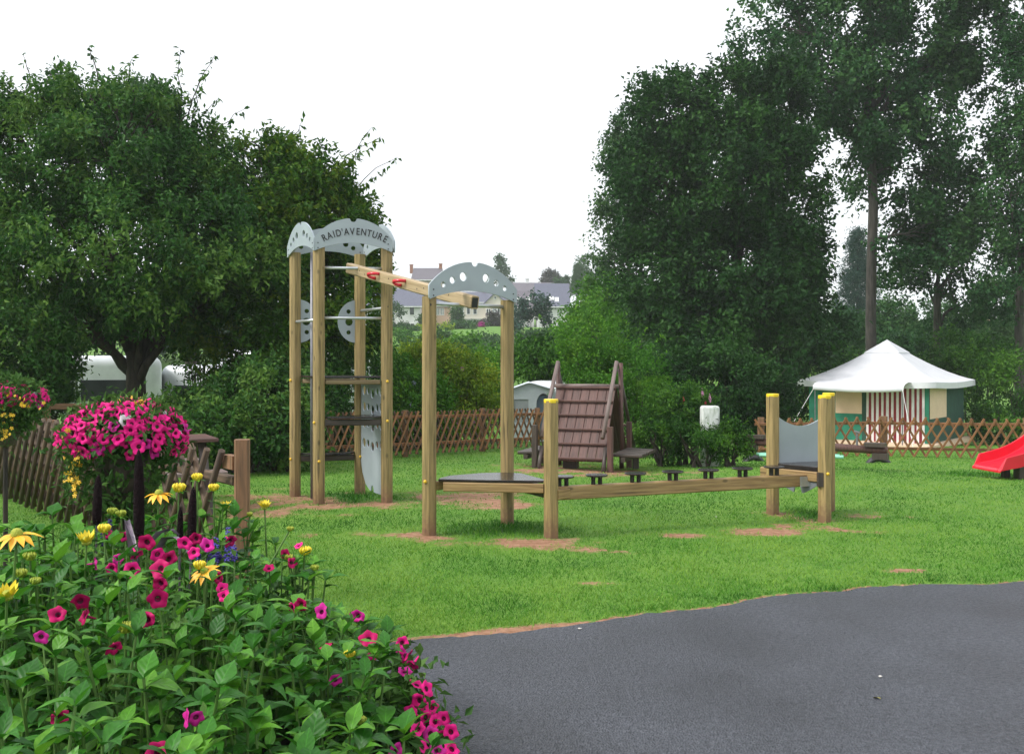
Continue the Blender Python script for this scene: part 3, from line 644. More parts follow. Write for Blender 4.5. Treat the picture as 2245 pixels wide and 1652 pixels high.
# ------------------------------------------------------------------ lattice fences
def lattice_fence(p0, p1, hgt, spacing, run, label, mat_s,  mat_p, posts, thick=.022, wide=.034, zb=.08, rails=(.18, .82), both=True, half_round=False, post_w=.09, post_h=None, rail_r=.03, mat_b=None, rs=-1):
    p0 = Vector(p0); p1 = Vector(p1); d = p1 - p0; d.z = 0; L_ = d.length; x = d.normalized(); nr = Vector((x.y, -x.x, 0))
    o = empty("lattice_fence", (p0.x, p0.y, Z(p0.x, p0.y)), label, "fence", "lattice fences round the playground")
    def gpt(s, z, off=0): q = p0 + x * s + nr * off; return Vector((q.x, q.y, Z(q.x, q.y) + z))
    nsl = int((L_ - run) / spacing)
    for sg in ((1, -1) if both else (1,)):
        for k in range(nsl + 1):
            s0 = k * spacing + rnd.uniform(-.006, .006); s1 = s0 + run
            if sg < 0: s0, s1 = s1, s0
            dz = rnd.uniform(-.008, .008); off = sg * (thick * .55)
            a = gpt(s0, zb + dz, off); b = gpt(s1, hgt + dz, off); b = a + (b - a).normalized() * round((b - a).length, 1 if False else 2)
            if half_round: rod("slat", a, b, wide / 2, mat_s, o, 7)
            else: bar("slat", a, b, wide, thick, mat_s if sg > 0 or mat_b is None else mat_b, o, x, .003)
    npz = max(2, int(L_ / 1.9))
    for rz in rails:
        for k in range(npz):
            a = gpt(L_ * k / npz + .003, hgt * rz, rs * (thick * 1.1 + rail_r * .9)); b = gpt(L_ * (k + 1) / npz - .003, hgt * rz, rs * (thick * 1.1 + rail_r * .9))
            bar("rail", a, b, rail_r * 2, rail_r * 1.6, mat_s, o, (0, 0, 1), .01)
    for s in posts:
        ph = post_h or hgt + .02
        bar("post", gpt(s, -.15, rs * (thick * 1.1 + rail_r * 1.8 + post_w / 2)), gpt(s, ph, rs * (thick * 1.1 + rail_r * 1.8 + post_w / 2)), post_w, post_w, mat_p, o, x, .01)
    return o
# near fence, running away to the left
n0 = Vector((-1.86, 6.62, 0)); n1 = Vector((-9.6, 16.2, 0)); dn = (n1 - n0).normalized()
nf = lattice_fence(n0 + dn * .08, n1, 1.0, .25, .66, "weathered lattice fence of round poles beside the flower baskets", M['fence_old'], M['fence_post'], (2.4, 4.8, 7.2, 9.6), .042, .046, .06, (.22, .80), True, True, .10, .98, .032, rs=1)
bar("end_post", n0 + Vector((.08, 0, -.15)), n0 + Vector((.08, 0, 1.085)), .095, .095, M['fence_post'], nf, (1, .15, 0), .012)
m = MB(); m.box((0, 0, 0), (.16, .06, .09)); m.build("rail_end", M['fence_post'], nf, Matrix.Translation(n0 + Vector((-.01, .07, .93))) @ Matrix.Rotation(math.atan2(dn.y, dn.x), 4, 'Z'))
# fence behind the tower, slats leaning one way in front
q0 = G(700, 1012); q1 = G(1195, 985); ln = (q1 - q0).length
lattice_fence(q0, q1, .80, .155, .38, "orange-brown lattice fence behind the lettered tower", M['fence'], M['fence_post'], (.3, ln * .35, ln * .7, ln - .1), .02, .036, .05, (.28, .88), mat_b=M['fence_old'])  # rear slats get a darker wood to paint in their shade
# fence in front of the tent
q0 = G(1655, 1003); q1 = G(2420, 1006); ln = (q1 - q0).length
lattice_fence(q0, q1, .83, .235, .50, "brown diamond lattice fence in front of the white tent", M['fence'], M['fence_post'], (.15, 2.72, 5.65, 7.9), .022, .042, .0, (.22, .86), post_w=.13, post_h=.86, rail_r=.03)
# low fence behind the near one
q0 = P(60, 893, 14.5); q1 = P(190, 890, 15.5)
o = empty("fence_rail", (q0.x, q0.y, Z(q0.x, q0.y)), "low brown post and rail fence in front of the caravan with a rounded end", "fence")
bar("rail", q0 - Vector((1, 0, 0)), q1, .09, .05, M['fence_post'], o, (0, 0, 1))
for k in (0, .5, .98):
    p = q0 + (q1 - q0) * k - Vector((.4 * (1 - k), 0, 0)); bar("post", (p.x, p.y + .06, Z(p.x, p.y) - .1), (p.x, p.y + .06, p.z + .04), .09, .09, M['fence_post'], o)

# ------------------------------------------------------------------ picnic table behind the near fence
pc = Vector((-3.55, 11.0, 0)); MT = Matrix.Translation(pc) @ Matrix.Rotation(math.radians(28), 4, 'Z')
pt = empty("picnic_table", pc, "weathered wooden picnic table behind the pole fence", "table")
def TL(x, y, z): return MT @ Vector((x, y, z))
for k in range(5): bar("tabletop_plank", TL(-1.0, -.30 + k * .15, .74), TL(.25, -.30 + k * .15, .74), .14, .04, M['oldwood'], pt, MT.to_3x3() @ Vector((0, 1, 0)), .006)
for sy in (-1, 1):
    for k in (0, 1): bar("bench_plank", TL(-1.0, sy * (.62 + k * .14), .43), TL(.25, sy * (.62 + k * .14), .43), .13, .04, M['oldrail'], pt, MT.to_3x3() @ Vector((0, 1, 0)), .006)
    for sx in (-.75, .1): bar("leg", TL(sx, sy * .72, -.05), TL(sx, sy * .22, .72), .09, .045, M['darkwood'], pt, MT.to_3x3() @ Vector((1, 0, 0)), .006)
for sx in (-.705, .145): bar("cross_beam", TL(sx, -.80, .385), TL(sx, .80, .385), .09, .04, M['darkwood'], pt, (0, 0, 1), .006)

# ------------------------------------------------------------------ seesaw and half tyres
s0 = P(1632, 966, 17.0); s1 = P(1945, 988, 15.9); sc_ = (s0 + s1) / 2
ss = empty("seesaw", (sc_.x, sc_.y, Z(sc_.x, sc_.y)), "dark log seesaw behind the scooped grey panel", "seesaw")
m = MB(); m.tube([s0, s0 + (s1 - s0) * .5, s1], [.062, .068, .06], 12); m.build("log", M['oldwood'], ss, None, True)
dv = (s1 - s0).normalized()
for e, sg in ((s0, 1), (s1, -1)):
    m = MB(); m.box((0, 0, 0), (.32, .2, .06)); m.build("seat", M['darkwood'], ss, Matrix.Translation(e + dv * sg * .18 + Vector((0, 0, .085))) @ Matrix.Rotation(math.atan2(dv.y, dv.x), 4, 'Z'))
    m = MB(); m.box((0, 0, 0), (.24, .15, .1)); m.build("buffer_block", M['darkwood'], ss, Matrix.Translation(e + dv * sg * .10 - Vector((0, 0, .09))) @ Matrix.Rotation(math.atan2(dv.y, dv.x), 4, 'Z'))
    q = e + dv * sg * .46 + Vector((0, 0, .04)); m = MB(); m.tube([q, q + Vector((0, 0, .24))], .02, 8); m.tube([q + Vector((-.02, -.16, .23)), q + Vector((.02, .16, .23))], .016, 8); m.build("handle", M['oldwood'] if sg > 0 else M['steel_dk'], ss)
m = MB()
for yy in (-.1, .1):
    m.tube([P(1662, 996, 16.7) + Vector((0, yy, 0)), P(1845, 1000, 16.1) + Vector((0, yy, 0))], .028, 8)
m.build("base_frame", M['mint'], ss)
for k in (-1, 1): bar("support", (sc_.x + k * .05, sc_.y + k * .14, Z(sc_.x, sc_.y) - .1), (sc_.x, sc_.y + k * .09, sc_.z + .05), .1, .05, M['darkwood'], ss)
def half_tyre(c, yaw, label):
    R, r = .21, .075; vs = []; fs = []; nn, mm = 18, 10
    for i in range(nn + 1):
        a = math.pi * i / nn
        for k in range(mm):
            b = 2 * math.pi * k / mm; rr = R + r * .75 * math.cos(b); vs.append((rr * math.cos(a), r * math.sin(b) * 1.1, rr * math.sin(a) - .13))
    for i in range(nn):
        for k in range(mm): fs.append((i * mm + k, i * mm + (k + 1) % mm, (i + 1) * mm + (k + 1) % mm, (i + 1) * mm + k))
    m = MB(); m.add(vs, fs); o = m.build("half_tyre", M['rubber'], None, Matrix.Translation(c) @ Matrix.Rotation(yaw, 4, 'Z'), True); tag(o, label, "tyre", "buried half tyres of the seesaw")
half_tyre(G(1652, 1011), .1, "black half tyre in the lawn left of the scooped panel")
half_tyre(G(1926, 1014), -.1, "black half tyre in the lawn under the log end, right of the scooped panel")

# ------------------------------------------------------------------ red slide
sp0 = P(2161, 1018, 14.3)
sl = empty("slide", (sp0.x, sp0.y, Z(sp0.x, sp0.y)), "red plastic slide with dark legs at the right edge", "slide")
prof = [(0, 0.14), (.03, .165), (.10, .18), (.30, .21), (.45, .25), (.60, .31), (.75, .39), (1.0, .56), (1.3, .80), (1.6, 1.02), (1.9, 1.12), (2.2, 1.12)]
sl_dir = Vector((math.cos(math.radians(8)), math.sin(math.radians(8)), 0)); sl_n = Vector((-sl_dir.y, sl_dir.x, 0)); wS = .30
zb = Z(sp0.x, sp0.y); o0 = Vector((sp0.x, sp0.y, zb)) + Vector((0, .0, 0))
def SL(s, t, z): return o0 + sl_dir * s + sl_n * t + Vector((0, 0, z))
m = MB(); vs = []; fs = []
rowsS = []
for i, (s_, z_) in enumerate(prof):
    lip = 0 if i < 2 else .155 if i > 2 else .14
    ring = [(-wS - .03, z_ - .03), (-wS - .03, z_ + lip), (-wS, z_ + lip), (-wS + .01, z_ + .015), (-wS + .06, z_), (wS - .06, z_), (wS - .01, z_ + .015), (wS, z_ + lip), (wS + .03, z_ + lip), (wS + .03, z_ - .03)]
    rowsS.append([SL(s_, t, z) for t, z in ring])
k = len(rowsS[0]); vs = [p for r in rowsS for p in r]
for i in range(len(rowsS) - 1):
    for j in range(k): fs.append((i * k + j, i * k + (j + 1) % k, (i + 1) * k + (j + 1) % k, (i + 1) * k + j))
fs.append(tuple(range(k - 1, -1, -1))); fs.append(tuple((len(rowsS) - 1) * k + j for j in range(k)))
m.add(vs, fs); me_ = bevel(m.mesh("chute", M['red']), .006, 2, 50); inst("chute", me_, sl, Matrix())
for s_ in (.42, .62, .86):
    zz = np.interp(s_, [p[0] for p in prof], [p[1] for p in prof]) - .04
    for t_ in (-.17, .17): bar("leg", SL(s_, t_, -.15), SL(s_, t_, float(zz)), .10, .10, M['darkwood'], sl, sl_dir, .012)
for s_ in (1.75, 2.25):
    for t_ in (-.32, .32): bar("post", SL(s_, t_, -.15), SL(s_, t_, 2.0), .10, .10, M['pine'], sl, sl_dir, .02)
for k in range(5): bar("deck_plank", SL(1.76 + k * .11, -.30, 1.04), SL(1.76 + k * .11, .30, 1.14), .10, .035, M['pine_flat'], sl, sl_dir, .005)
for k in range(4): bar("ladder_rung", SL(2.32, -.30, .25 + k * .25), SL(2.32, .30, .25 + k * .25), .05, .05, M['pine_flat'], sl, (0, 0, 1), .006)

# ------------------------------------------------------------------ white utility box in the bush
uy = 17.2; ux = (1556 - U0) / F * uy; zt = H - (889 - VH) / F * uy; zg = Z(ux, uy) - .05
m = MB(); m.box((0, 0, (zt - zg) / 2), (.31, .22, zt - zg)); me_ = bevel(m.mesh("utility_box", M['dirtywhite']), .045, 4)
tag(inst("utility_box", smooth(me_), None, Matrix.Translation((ux, uy, zg))), "stained white rounded box half hidden in the shrub with red flower spikes", "utility box")
# ------------------------------------------------------------------ white canvas tent
phi = math.radians(39)
cR = Vector((12.42, 29.4, 0)); ef = Vector((-math.cos(phi), math.sin(phi), 0)); es = Vector((math.sin(phi), math.cos(phi), 0)); LT = 4.25
tc0 = cR + ef * LT / 2 + es * LT / 2; tzg = 1.62 - 193 / F * 29.6
tent = empty("tent", (tc0.x, tc0.y, tzg), "white pyramid-roofed canvas tent with green and cream walls", "tent")
MTn = Matrix(((-ef.x, es.x, 0, tc0.x), (-ef.y, es.y, 0, tc0.y), (0, 0, 1, tzg), (0, 0, 0, 1)))     # local x along the front, y to the back
ez = 1.70; hw = LT / 2
m = MB(); nn = 14
def rooflevel(t):      # t 0 eave .. 1 peak
    return hw * (1 - t) , 0.20 + ez + 1.28 * (t ** 1.55 * .72 + t * .28)
lv = [0, .08, .18, .3, .42, .55, .68, .80]
ringN = 9; vs = []; fs = []
for t in lv:
    r, z = rooflevel(t)
    for side in range(4):
        a0 = [(-1, -1), (1, -1), (1, 1), (-1, 1)][side]; a1 = [(1, -1), (1, 1), (-1, 1), (-1, -1)][side]
        for k in range(ringN - 1):
            q = k / (ringN - 1); sag = -.05 * math.sin(math.pi * q) * (1 - t) * 1.0
            vs.append(((a0[0] * (1 - q) + a1[0] * q) * r, (a0[1] * (1 - q) + a1[1] * q) * r, z + sag))
npr = 4 * (ringN - 1)
for i in range(len(lv) - 1):
    for k in range(npr): fs.append((i * npr + k, i * npr + (k + 1) % npr, (i + 1) * npr + (k + 1) % npr, (i + 1) * npr + k))
m.add(vs, fs); roof = m.build("roof", M['canvas'], tent, MTn, True)
m = MB(); vs2 = [v_ for v_ in vs[:npr]]; low_ = [(x_ * 1.004, y_ * 1.004, z_ - .18) for x_, y_, z_ in vs2]
m.add(vs2 + low_, [(k, k + npr, (k + 1) % npr + npr, (k + 1) % npr) for k in range(npr)]); m.build("valance", M['canvas'], roof, MTn, True)
r, z = rooflevel(.78); zp = rooflevel(1.0)[1] + .02
m = MB(); r *= 1.16; z -= .02; m.add([(-r, -r, z), (r, -r, z), (r, r, z), (-r, r, z), (0, 0, zp), (-r, -r, z - .06), (r, -r, z - .06), (r, r, z - .06), (-r, r, z - .06)], [(0, 1, 4), (1, 2, 4), (2, 3, 4), (3, 0, 4), (0, 5, 6, 1), (1, 6, 7, 2), (2, 7, 8, 3), (3, 8, 5, 0)]); m.build("peak_cap", M['canvas'], roof, MTn)
iw = hw - .28; zw = ez + .12
def tp(name, x0, x1, z0, z1, mt, side=0, off=.0, parent=None):
    m = MB(); n_ = 6; 
    if side == 0: pts = [(x0 + (x1 - x0) * k / n_, -iw - off, zz) for zz in (z0, z1) for k in range(n_ + 1)]
    elif side == 1: pts = [(iw + off, x0 + (x1 - x0) * k / n_, zz) for zz in (z0, z1) for k in range(n_ + 1)]
    elif side == 2: pts = [(-iw - off, x0 + (x1 - x0) * k / n_, zz) for zz in (z0, z1) for k in range(n_ + 1)]
    else: pts = [(x0 + (x1 - x0) * k / n_, iw + off, zz) for zz in (z0, z1) for k in range(n_ + 1)]
    m.add(pts, [(k, k + 1, k + n_ + 2, k + n_ + 1) for k in range(n_)]); return m.build(name, mt, parent or tent, MTn)
# front wall in runs (local x from -iw to iw)
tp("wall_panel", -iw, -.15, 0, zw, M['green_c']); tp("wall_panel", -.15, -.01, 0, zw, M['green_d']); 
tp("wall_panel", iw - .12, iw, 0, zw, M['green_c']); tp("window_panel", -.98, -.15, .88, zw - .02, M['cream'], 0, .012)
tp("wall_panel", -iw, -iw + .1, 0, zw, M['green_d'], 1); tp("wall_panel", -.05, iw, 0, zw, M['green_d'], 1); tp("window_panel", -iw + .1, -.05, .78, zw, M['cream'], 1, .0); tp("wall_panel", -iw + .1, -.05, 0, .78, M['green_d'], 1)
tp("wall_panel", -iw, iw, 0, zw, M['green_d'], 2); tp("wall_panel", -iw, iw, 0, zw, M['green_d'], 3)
# striped door curtain: every stripe its own strip of cloth
zs = 23; x0, x1 = -.01, iw - .12
for k in range(zs):
    a = x0 + (x1 - x0) * k / zs; b = x0 + (x1 - x0) * (k + 1) / zs
    m = MB(); wv = .03 * math.sin(k * 1.9); m.add([(a, -iw - wv - .02, 0.02), (b, -iw - .03 * math.sin((k + 1) * 1.9) - .02, 0.02), (b, -iw - .01, zw), (a, -iw - .01, zw)], [(0, 1, 2, 3)])
    m.build("curtain_stripe", M['trim'] if k % 2 == 0 else M['stripe'] if 'stripe' in M else M.setdefault('stripe', mat('curtain_dark_red', (.24, .02, .03), None, .8, 6)), tent, MTn)
# front awning roll and guy ropes, groundsheet
m = MB(); aw = []
for i, (yy, zz) in enumerate(((-hw, ez + .22), (-hw - .5, ez + .13), (-hw - .62, ez + .06), (-hw - .64, ez - .06), (-hw - .6, ez - .08))):
    for k in range(9): q = k / 8; aw.append((-1.35 + 2.75 * q, yy, zz - .05 * math.sin(math.pi * q)))
m.add(aw, [(i * 9 + k, i * 9 + k + 1, (i + 1) * 9 + k + 1, (i + 1) * 9 + k) for i in range(4) for k in range(8)]); m.build("awning", M['canvas'], tent, MTn, True)
for xx in (-1.3, 1.35): m = MB(); m.tube([(xx, -hw - .6, ez + .02), (xx * 1.5, -hw - 1.7, -.05)], .008, 5); m.build("guy_rope", M['trim'], tent, MTn)
for xx in (-1.3, 1.35): m = MB(); m.tube([(xx, -hw - .58, ez + .05), (xx, -hw - .58, -.05)], .018, 6); m.build("awning_pole", M['steel_dk'], tent, MTn)
m = MB(); m.box((0, -.35, -.02), (2 * iw + .5, 2 * iw + 1.3, .14)); m.build("deck", M['cream'], tent, MTn)

# ------------------------------------------------------------------ caravans and awnings
def caravan(c, yaw, w_, d_, h_, label, win=True, rz=.25):
    """rounded caravan, local x = width of the end wall facing the viewer"""
    o = empty("caravan", c, label, "caravan", "caravans beyond the fences"); Mc = Matrix.Translation(c) @ Matrix.Rotation(yaw, 4, 'Z')
    m = MB(); m.box((0, d_ / 2, .35 + (h_ - .35) / 2), (w_, d_, h_ - .35)); me_ = smooth(bevel(m.mesh("body", M['caravan']), rz, 5)); inst("body", me_, o, Mc)
    if win:
        m = MB(); m.box((0, -.004, .35 + (h_ - .35) * .50), (w_ * .62, .03, (h_ - .35) * .30)); inst("window", bevel(m.mesh("window", M['glass']), .012, 2), o, Mc)
        m = MB(); m.box((w_ / 2, d_ * .45, .35 + (h_ - .35) * .55), (.03, d_ * .3, .5)); m.build("window", M['glass'], o, Mc)
    for sx in (-1, 1):
        m = MB(); m.lathe([(.0, -.1), (.20, -.1), (.30, -.08), (.31, 0), (.30, .08), (.20, .1), (0, .1)], 18); m.build("wheel", M['rubber'], o, Mc @ Matrix.Translation((sx * (w_ / 2 - .12), d_ * .55, .29)) @ Matrix.Rotation(math.pi / 2, 4, 'Y'))
    return o
zc = Z(-8.9, 23); caravan(Vector((P(246, 900, 23).x, 23, zc)), math.radians(20), 2.15, 4.0, 1.66 - zc + .02, "white caravan with a dark window behind the forked tree trunk")
zc = Z(-6.2, 25); caravan(Vector((P(445, 900, 25).x, 25, zc)), math.radians(-15), 2.6, 4.2, H - (800 - VH) / F * 25 - zc, "white caravan glimpsed through the hedge right of the forked tree trunk")
zc = Z(-3.9, 27); caravan(Vector((P(785, 900, 27).x, 27, zc)), math.radians(75), 2.2, 3.6, H - (766 - VH) / F * 27 - zc, "white caravan whose roof shows behind the tower posts", False)
zc = Z(-13, 24); caravan(Vector((P(-40, 900, 24).x, 24, zc)), math.radians(10), 2.2, 4.0, H - (805 - VH) / F * 24 - zc, "pale caravan at the left edge behind the farther flower basket")
zc = Z(.9, 25); cv = P(1192, 836, 25); caravan(Vector((cv.x, 25, zc)), math.radians(-8), 1.15, 3.0, cv.z - zc, "white caravan with a domed roof behind the wooden A-frame", False, .3)
# gabled awning in front of it
ax_, ay_ = P(1165, 860, 24).x, 24.0; zg_ = Z(ax_, ay_); zr_ = H - (838 - VH) / F * ay_; zl_ = H - (853 - VH) / F * ay_
aw = empty("awning_tent", (ax_, ay_, zg_), "pale grey gabled awning with a dark arched doorway behind the A-frame", "awning")
wA_ = .52; Mw = Matrix.Translation((ax_, ay_, 0))
holes = [[(-.42, zl_ - .24), (-.07, zl_ - .24), (-.07, zg_ + .45), (-.42, zg_ + .45)][::1]]
arch = [(.12, zg_ + .03), (.46, zg_ + .03)] + [(.29 + .17 * math.cos(a), zl_ - .36 + .26 * math.sin(a)) for a in [math.pi * k / 10 for k in range(11)]]
flat_panel("front_wall", [(-wA_, zg_), (wA_, zg_), (wA_, zl_), (-.05, zr_ - .01), (-wA_, zl_)], holes + [arch], .012, M['awning'], aw, pmat((ax_, ay_, 0), (1, 0, 0)))
m = MB(); m.add([(-wA_ - .05, -.06, zl_ - .02), (-.05, -.06, zr_), (wA_ + .05, -.06, zl_ - .02), (-wA_ - .05, 1.2, zl_ - .02), (-.05, 1.2, zr_), (wA_ + .05, 1.2, zl_ - .02)], [(0, 1, 4, 3), (1, 2, 5, 4)]); m.build("roof", M['awning'], aw, Mw)
m = MB(); m.add([(.10, .05, zg_), (.40, .05, zg_), (.42, .05, zl_ - .15), (.10, .05, zl_ - .15)], [(0, 1, 2, 3)]); m.build("door_flap", M['awning_b'], aw, Mw)
for sx in (-1, 1): m = MB(); m.add([(sx * wA_, 0, zg_), (sx * wA_, 1.15, zg_), (sx * wA_, 1.15, zl_), (sx * wA_, 0, zl_)], [(0, 1, 2, 3)]); m.build("side_wall", M['awning'], aw, Mw)
m = MB(); m.add([(-wA_, 1.15, zg_), (wA_, 1.15, zg_), (wA_, 1.15, zl_), (-wA_, 1.15, zl_)], [(0, 1, 2, 3)]); m.build("back_wall", M['awning_b'], aw, Mw)
m = MB(); m.add([(-.42, .01, zl_ - .24), (-.07, .01, zl_ - .24), (-.07, .01, zg_ + .45), (-.42, .01, zg_ + .45)], [(0, 1, 2, 3)]); m.build("window", M['glass_l'], aw, Mw)
# folded parasol behind the shrubs
pp = P(885, 800, 26); o = empty("parasol", (pp.x, pp.y, Z(pp.x, pp.y)), "folded white and blue parasol standing among shrubs behind the tower", "parasol")
m = MB(); m.tube([(pp.x, pp.y, Z(pp.x, pp.y) - .1), (pp.x + .02, pp.y, pp.z + .25)], .02, 8); m.build("pole", M['white'], o)
for k in range(5):
    a = k * 1.3; m = MB(); q = Vector((pp.x, pp.y, pp.z + .12)); s_ = Vector((math.cos(a) * .22, math.sin(a) * .1, -.28)); t_ = Vector((math.cos(a + .8) * .2, math.sin(a + .8) * .1, -.22)); m.add([q, q + s_, q + (s_ + t_) * .55, q + t_], [(0, 1, 2), (0, 2, 3)]); m.build("cloth_gore", M['canvas'] if k % 2 else M.setdefault('lilac', mat('lilac_cloth', (.42, .45, .68), None, .8, 5)), o)

# ------------------------------------------------------------------ houses on the rise
def house(label, d, u0, u1, v_eave, v_base, v_ridge, depth, wall, roofm, wins=(), chims=(), skyl=(), gable=False, yaw=0.0, name="house", low=3.0):
    x0 = P(u0, 0, d).x; x1 = P(u1, 0, d).x; ze = P(0, v_eave, d).z; zb_ = P(0, v_base, d).z - low; zr = ze + (P(0, v_ridge, d + depth / 2).z - ze)
    cx = (x0 + x1) / 2; w_ = x1 - x0; o = empty(name, (cx, d, zb_), label, "house", "houses on the rise beyond the campsite")
    Mh = Matrix.Translation((cx, d, 0)) @ Matrix.Rotation(yaw, 4, 'Z')
    m = MB(); a = w_ / 2
    if not gable:
        m.add([(-a, 0, zb_), (a, 0, zb_), (a, depth, zb_), (-a, depth, zb_), (-a, 0, ze), (a, 0, ze), (a, depth, ze), (-a, depth, ze), (-a, depth / 2, zr), (a, depth / 2, zr)],
              [(0, 1, 5, 4), (2, 3, 7, 6), (1, 2, 6, 9, 5), (3, 0, 4, 8, 7)])
        m.build("wall", wall, o, Mh)
        m = MB(); e = .35; k = (zr - ze) / (depth / 2); th = .18
        for z_ in (0,):
            m.add([(-a - e, -e, ze - k * e + .05), (a + e, -e, ze - k * e + .05), (a + e, depth / 2, zr + .05), (-a - e, depth / 2, zr + .05), (-a - e, depth + e, ze - k * e + .05), (a + e, depth + e, ze - k * e + .05),
                   (-a - e, -e, ze - k * e - th), (a + e, -e, ze - k * e - th), (a + e, depth / 2, zr - th), (-a - e, depth / 2, zr - th)], [(0, 1, 2, 3), (3, 2, 5, 4), (6, 7, 1, 0), (9, 6, 0, 3), (7, 8, 2, 1), (7, 6, 9, 8)])
        rf = m.build("roof", roofm, o, Mh)
        m = MB(); m.box((0, -e - .06, ze - k * e - .02), (w_ + 2 * e, .12, .14)); m.build("gutter", M['trim'], rf, Mh)
        nrow = 5
    else:
        m.add([(-a, 0, zb_), (a, 0, zb_), (a, depth, zb_), (-a, depth, zb_), (-a, 0, ze), (a, 0, ze), (a, depth, ze), (-a, depth, ze), (0, 0, zr), (0, depth, zr)],
              [(0, 1, 5, 8, 4), (2, 3, 7, 9, 6), (1, 2, 6, 5), (3, 0, 4, 7)]); m.build("wall", wall, o, Mh)
        m = MB(); e = .3; k = (zr - ze) / a
        m.add([(-a - e, -e, ze - k * e + .05), (0, -e, zr + .05), (a + e, -e, ze - k * e + .05), (-a - e, depth + e, ze - k * e + .05), (0, depth + e, zr + .05), (a + e, depth + e, ze - k * e + .05),
               (-a - e, -e, ze - k * e - .12), (0, -e, zr - .14), (a + e, -e, ze - k * e - .12)], [(0, 1, 4, 3), (1, 2, 5, 4), (6, 7, 1, 0), (7, 8, 2, 1)]); rf = m.build("roof", roofm, o, Mh)
    for (wu0, wu1, wv0, wv1, kind) in wins:
        a0, a1 = P(wu0, 0, d).x - cx, P(wu1, 0, d).x - cx; z0, z1 = P(0, wv1, d).z, P(0, wv0, d).z
        m = MB(); fr = .07
        for (bx, bz, bw, bh) in (((a0 + a1) / 2, z1 + fr / 2, a1 - a0 + 2 * fr, fr), ((a0 + a1) / 2, z0 - fr / 2, a1 - a0 + 2 * fr, fr), (a0 - fr / 2, (z0 + z1) / 2, fr, z1 - z0), (a1 + fr / 2, (z0 + z1) / 2, fr, z1 - z0)):
            m.box((bx, -.03, bz), (bw, .10, bh))
        if kind != 'd': m.box(((a0 + a1) / 2, -.035, (z0 + z1) / 2), (.07, .07, z1 - z0))
        wd = m.build("window", M['trim'], o, Mh)
        m = MB(); m.box(((a0 + a1) / 2, -.012, (z0 + z1) / 2), (a1 - a0, .02, z1 - z0)); m.build("pane", M['glass_l'] if kind == 'l' else M['glass'], wd, Mh)
    for (cu_, cv0, cw, cm_) in chims:
        xx = P(cu_, 0, d + depth / 2).x - cx; zt_ = P(0, cv0, d + depth / 2).z; wd = cw * d / F
        m = MB(); m.box((xx, depth / 2, (zt_ + zr - 1) / 2), (wd, .7, zt_ - zr + 1)); m.box((xx, depth / 2, zt_ + .05), (wd + .12, .82, .12)); m.build("chimney", cm_, rf, Mh)
    for (su0, su1, sv0, sv1) in skyl:
        k = (zr - ze) / (depth / 2); yy = lambda z_: (z_ - ze) / k; z0, z1 = P(0, sv1, d + 1).z, P(0, sv0, d + 1).z
        a0, a1 = P(su0, 0, d + 1).x - cx, P(su1, 0, d + 1).x - cx
        m = MB(); m.add([(a0, yy(z0), z0 + .14), (a1, yy(z0), z0 + .14), (a1, yy(z1), z1 + .14), (a0, yy(z1), z1 + .14), (a0, yy(z0), z0), (a1, yy(z0), z0)], [(0, 1, 2, 3), (4, 5, 1, 0)]); m.build("skylight", M['trim'], rf, Mh)
    return o
W, D_, Lw_ = 'w', 'd', 'l'
house("tan stone house with two brick chimneys, its roof above the other houses", 190, 905, 962, 612, 640, 588, 10, M['tan_wall'], M['slate2'], (), ((902, 581, 7, M['brick']), (966, 579, 7, M['brick'])), low=4)
house("pale two-storey house under a long blue slate roof", 150, 858, 921, 669, 727, 633, 9, M['pale_wall'], M['slate'], ((898.5, 908, 673, 690, 'd'), (879, 882.5, 677, 684, 'd'), (891, 908, 709, 719, 'w'), (879, 883, 709, 714, 'd')), ())
house("low slate-roofed wing to the left of the pale two-storey house", 152, 800, 857, 668, 700, 632, 9, M['pale_wall'], M['slate'], ((826, 836, 676, 688, 'w'),))
house("narrow peach house between the pale and cream houses", 153, 922, 987, 668, 714, 640, 8, M['peach_wall'], M['slate'], ((957, 963, 676, 690, 'l'), (966, 973, 676, 690, 'l')), ((975, 634, 6, M['brick']),))
o = house("cream house with glazed doors above a grey terrace wall", 150, 988, 1112, 661, 701, 640, 8, M['cream_wall'], M['slate'], ((1001, 1016, 672, 692, 'l'), (1024, 1030, 673, 688, 'd'), (1038, 1045, 673, 688, 'd'), (1067, 1075, 677, 688, 'w'), (1080, 1089, 671, 698, 'l'), (1091, 1101, 671, 698, 'w')), ((1062, 633, 6, M['brick']),))
house("small gabled peach house end beside the cream house", 149, 1064, 1108, 662, 700, 644, 7, M['cream_wall'], M['slate'], ((1084, 1087, 650, 655, 'd'), (1067, 1075, 677, 688, 'w'), (1080, 1089, 671, 698, 'l'), (1091, 1101, 671, 698, 'w')), gable=True)
house("mauve-roofed house with a white chimney behind the right-hand slate roof", 185, 1118, 1250, 640, 660, 620, 10, M['pale_wall'], M['slate2'], (), ((1156, 612, 8, M['trim']),))
house("lilac-roofed house with two white skylights", 152, 1120, 1171, 672, 690, 638, 8, M['pale_wall'], M['slate2'], (), (), ((1130, 1141, 652, 658), (1154, 1165, 652, 658)))
house("house with steep slate roof and white gutter behind the round dark tree", 148, 1178, 1246, 669, 702, 622, 9, M['pale_wall'], M['slate'], ((1201, 1212, 683, 696, 'l'), (1222, 1229, 682, 700, 'l')), (), ((1204, 1214, 651, 659), (1216, 1225, 653, 662)))
house("peach house glimpsed between the far right tree trunks", 120, 2188, 2222, 700, 718, 690, 6, M['peach_wall'], M['slate2'], ((2200, 2204, 704, 712, 'd'),))
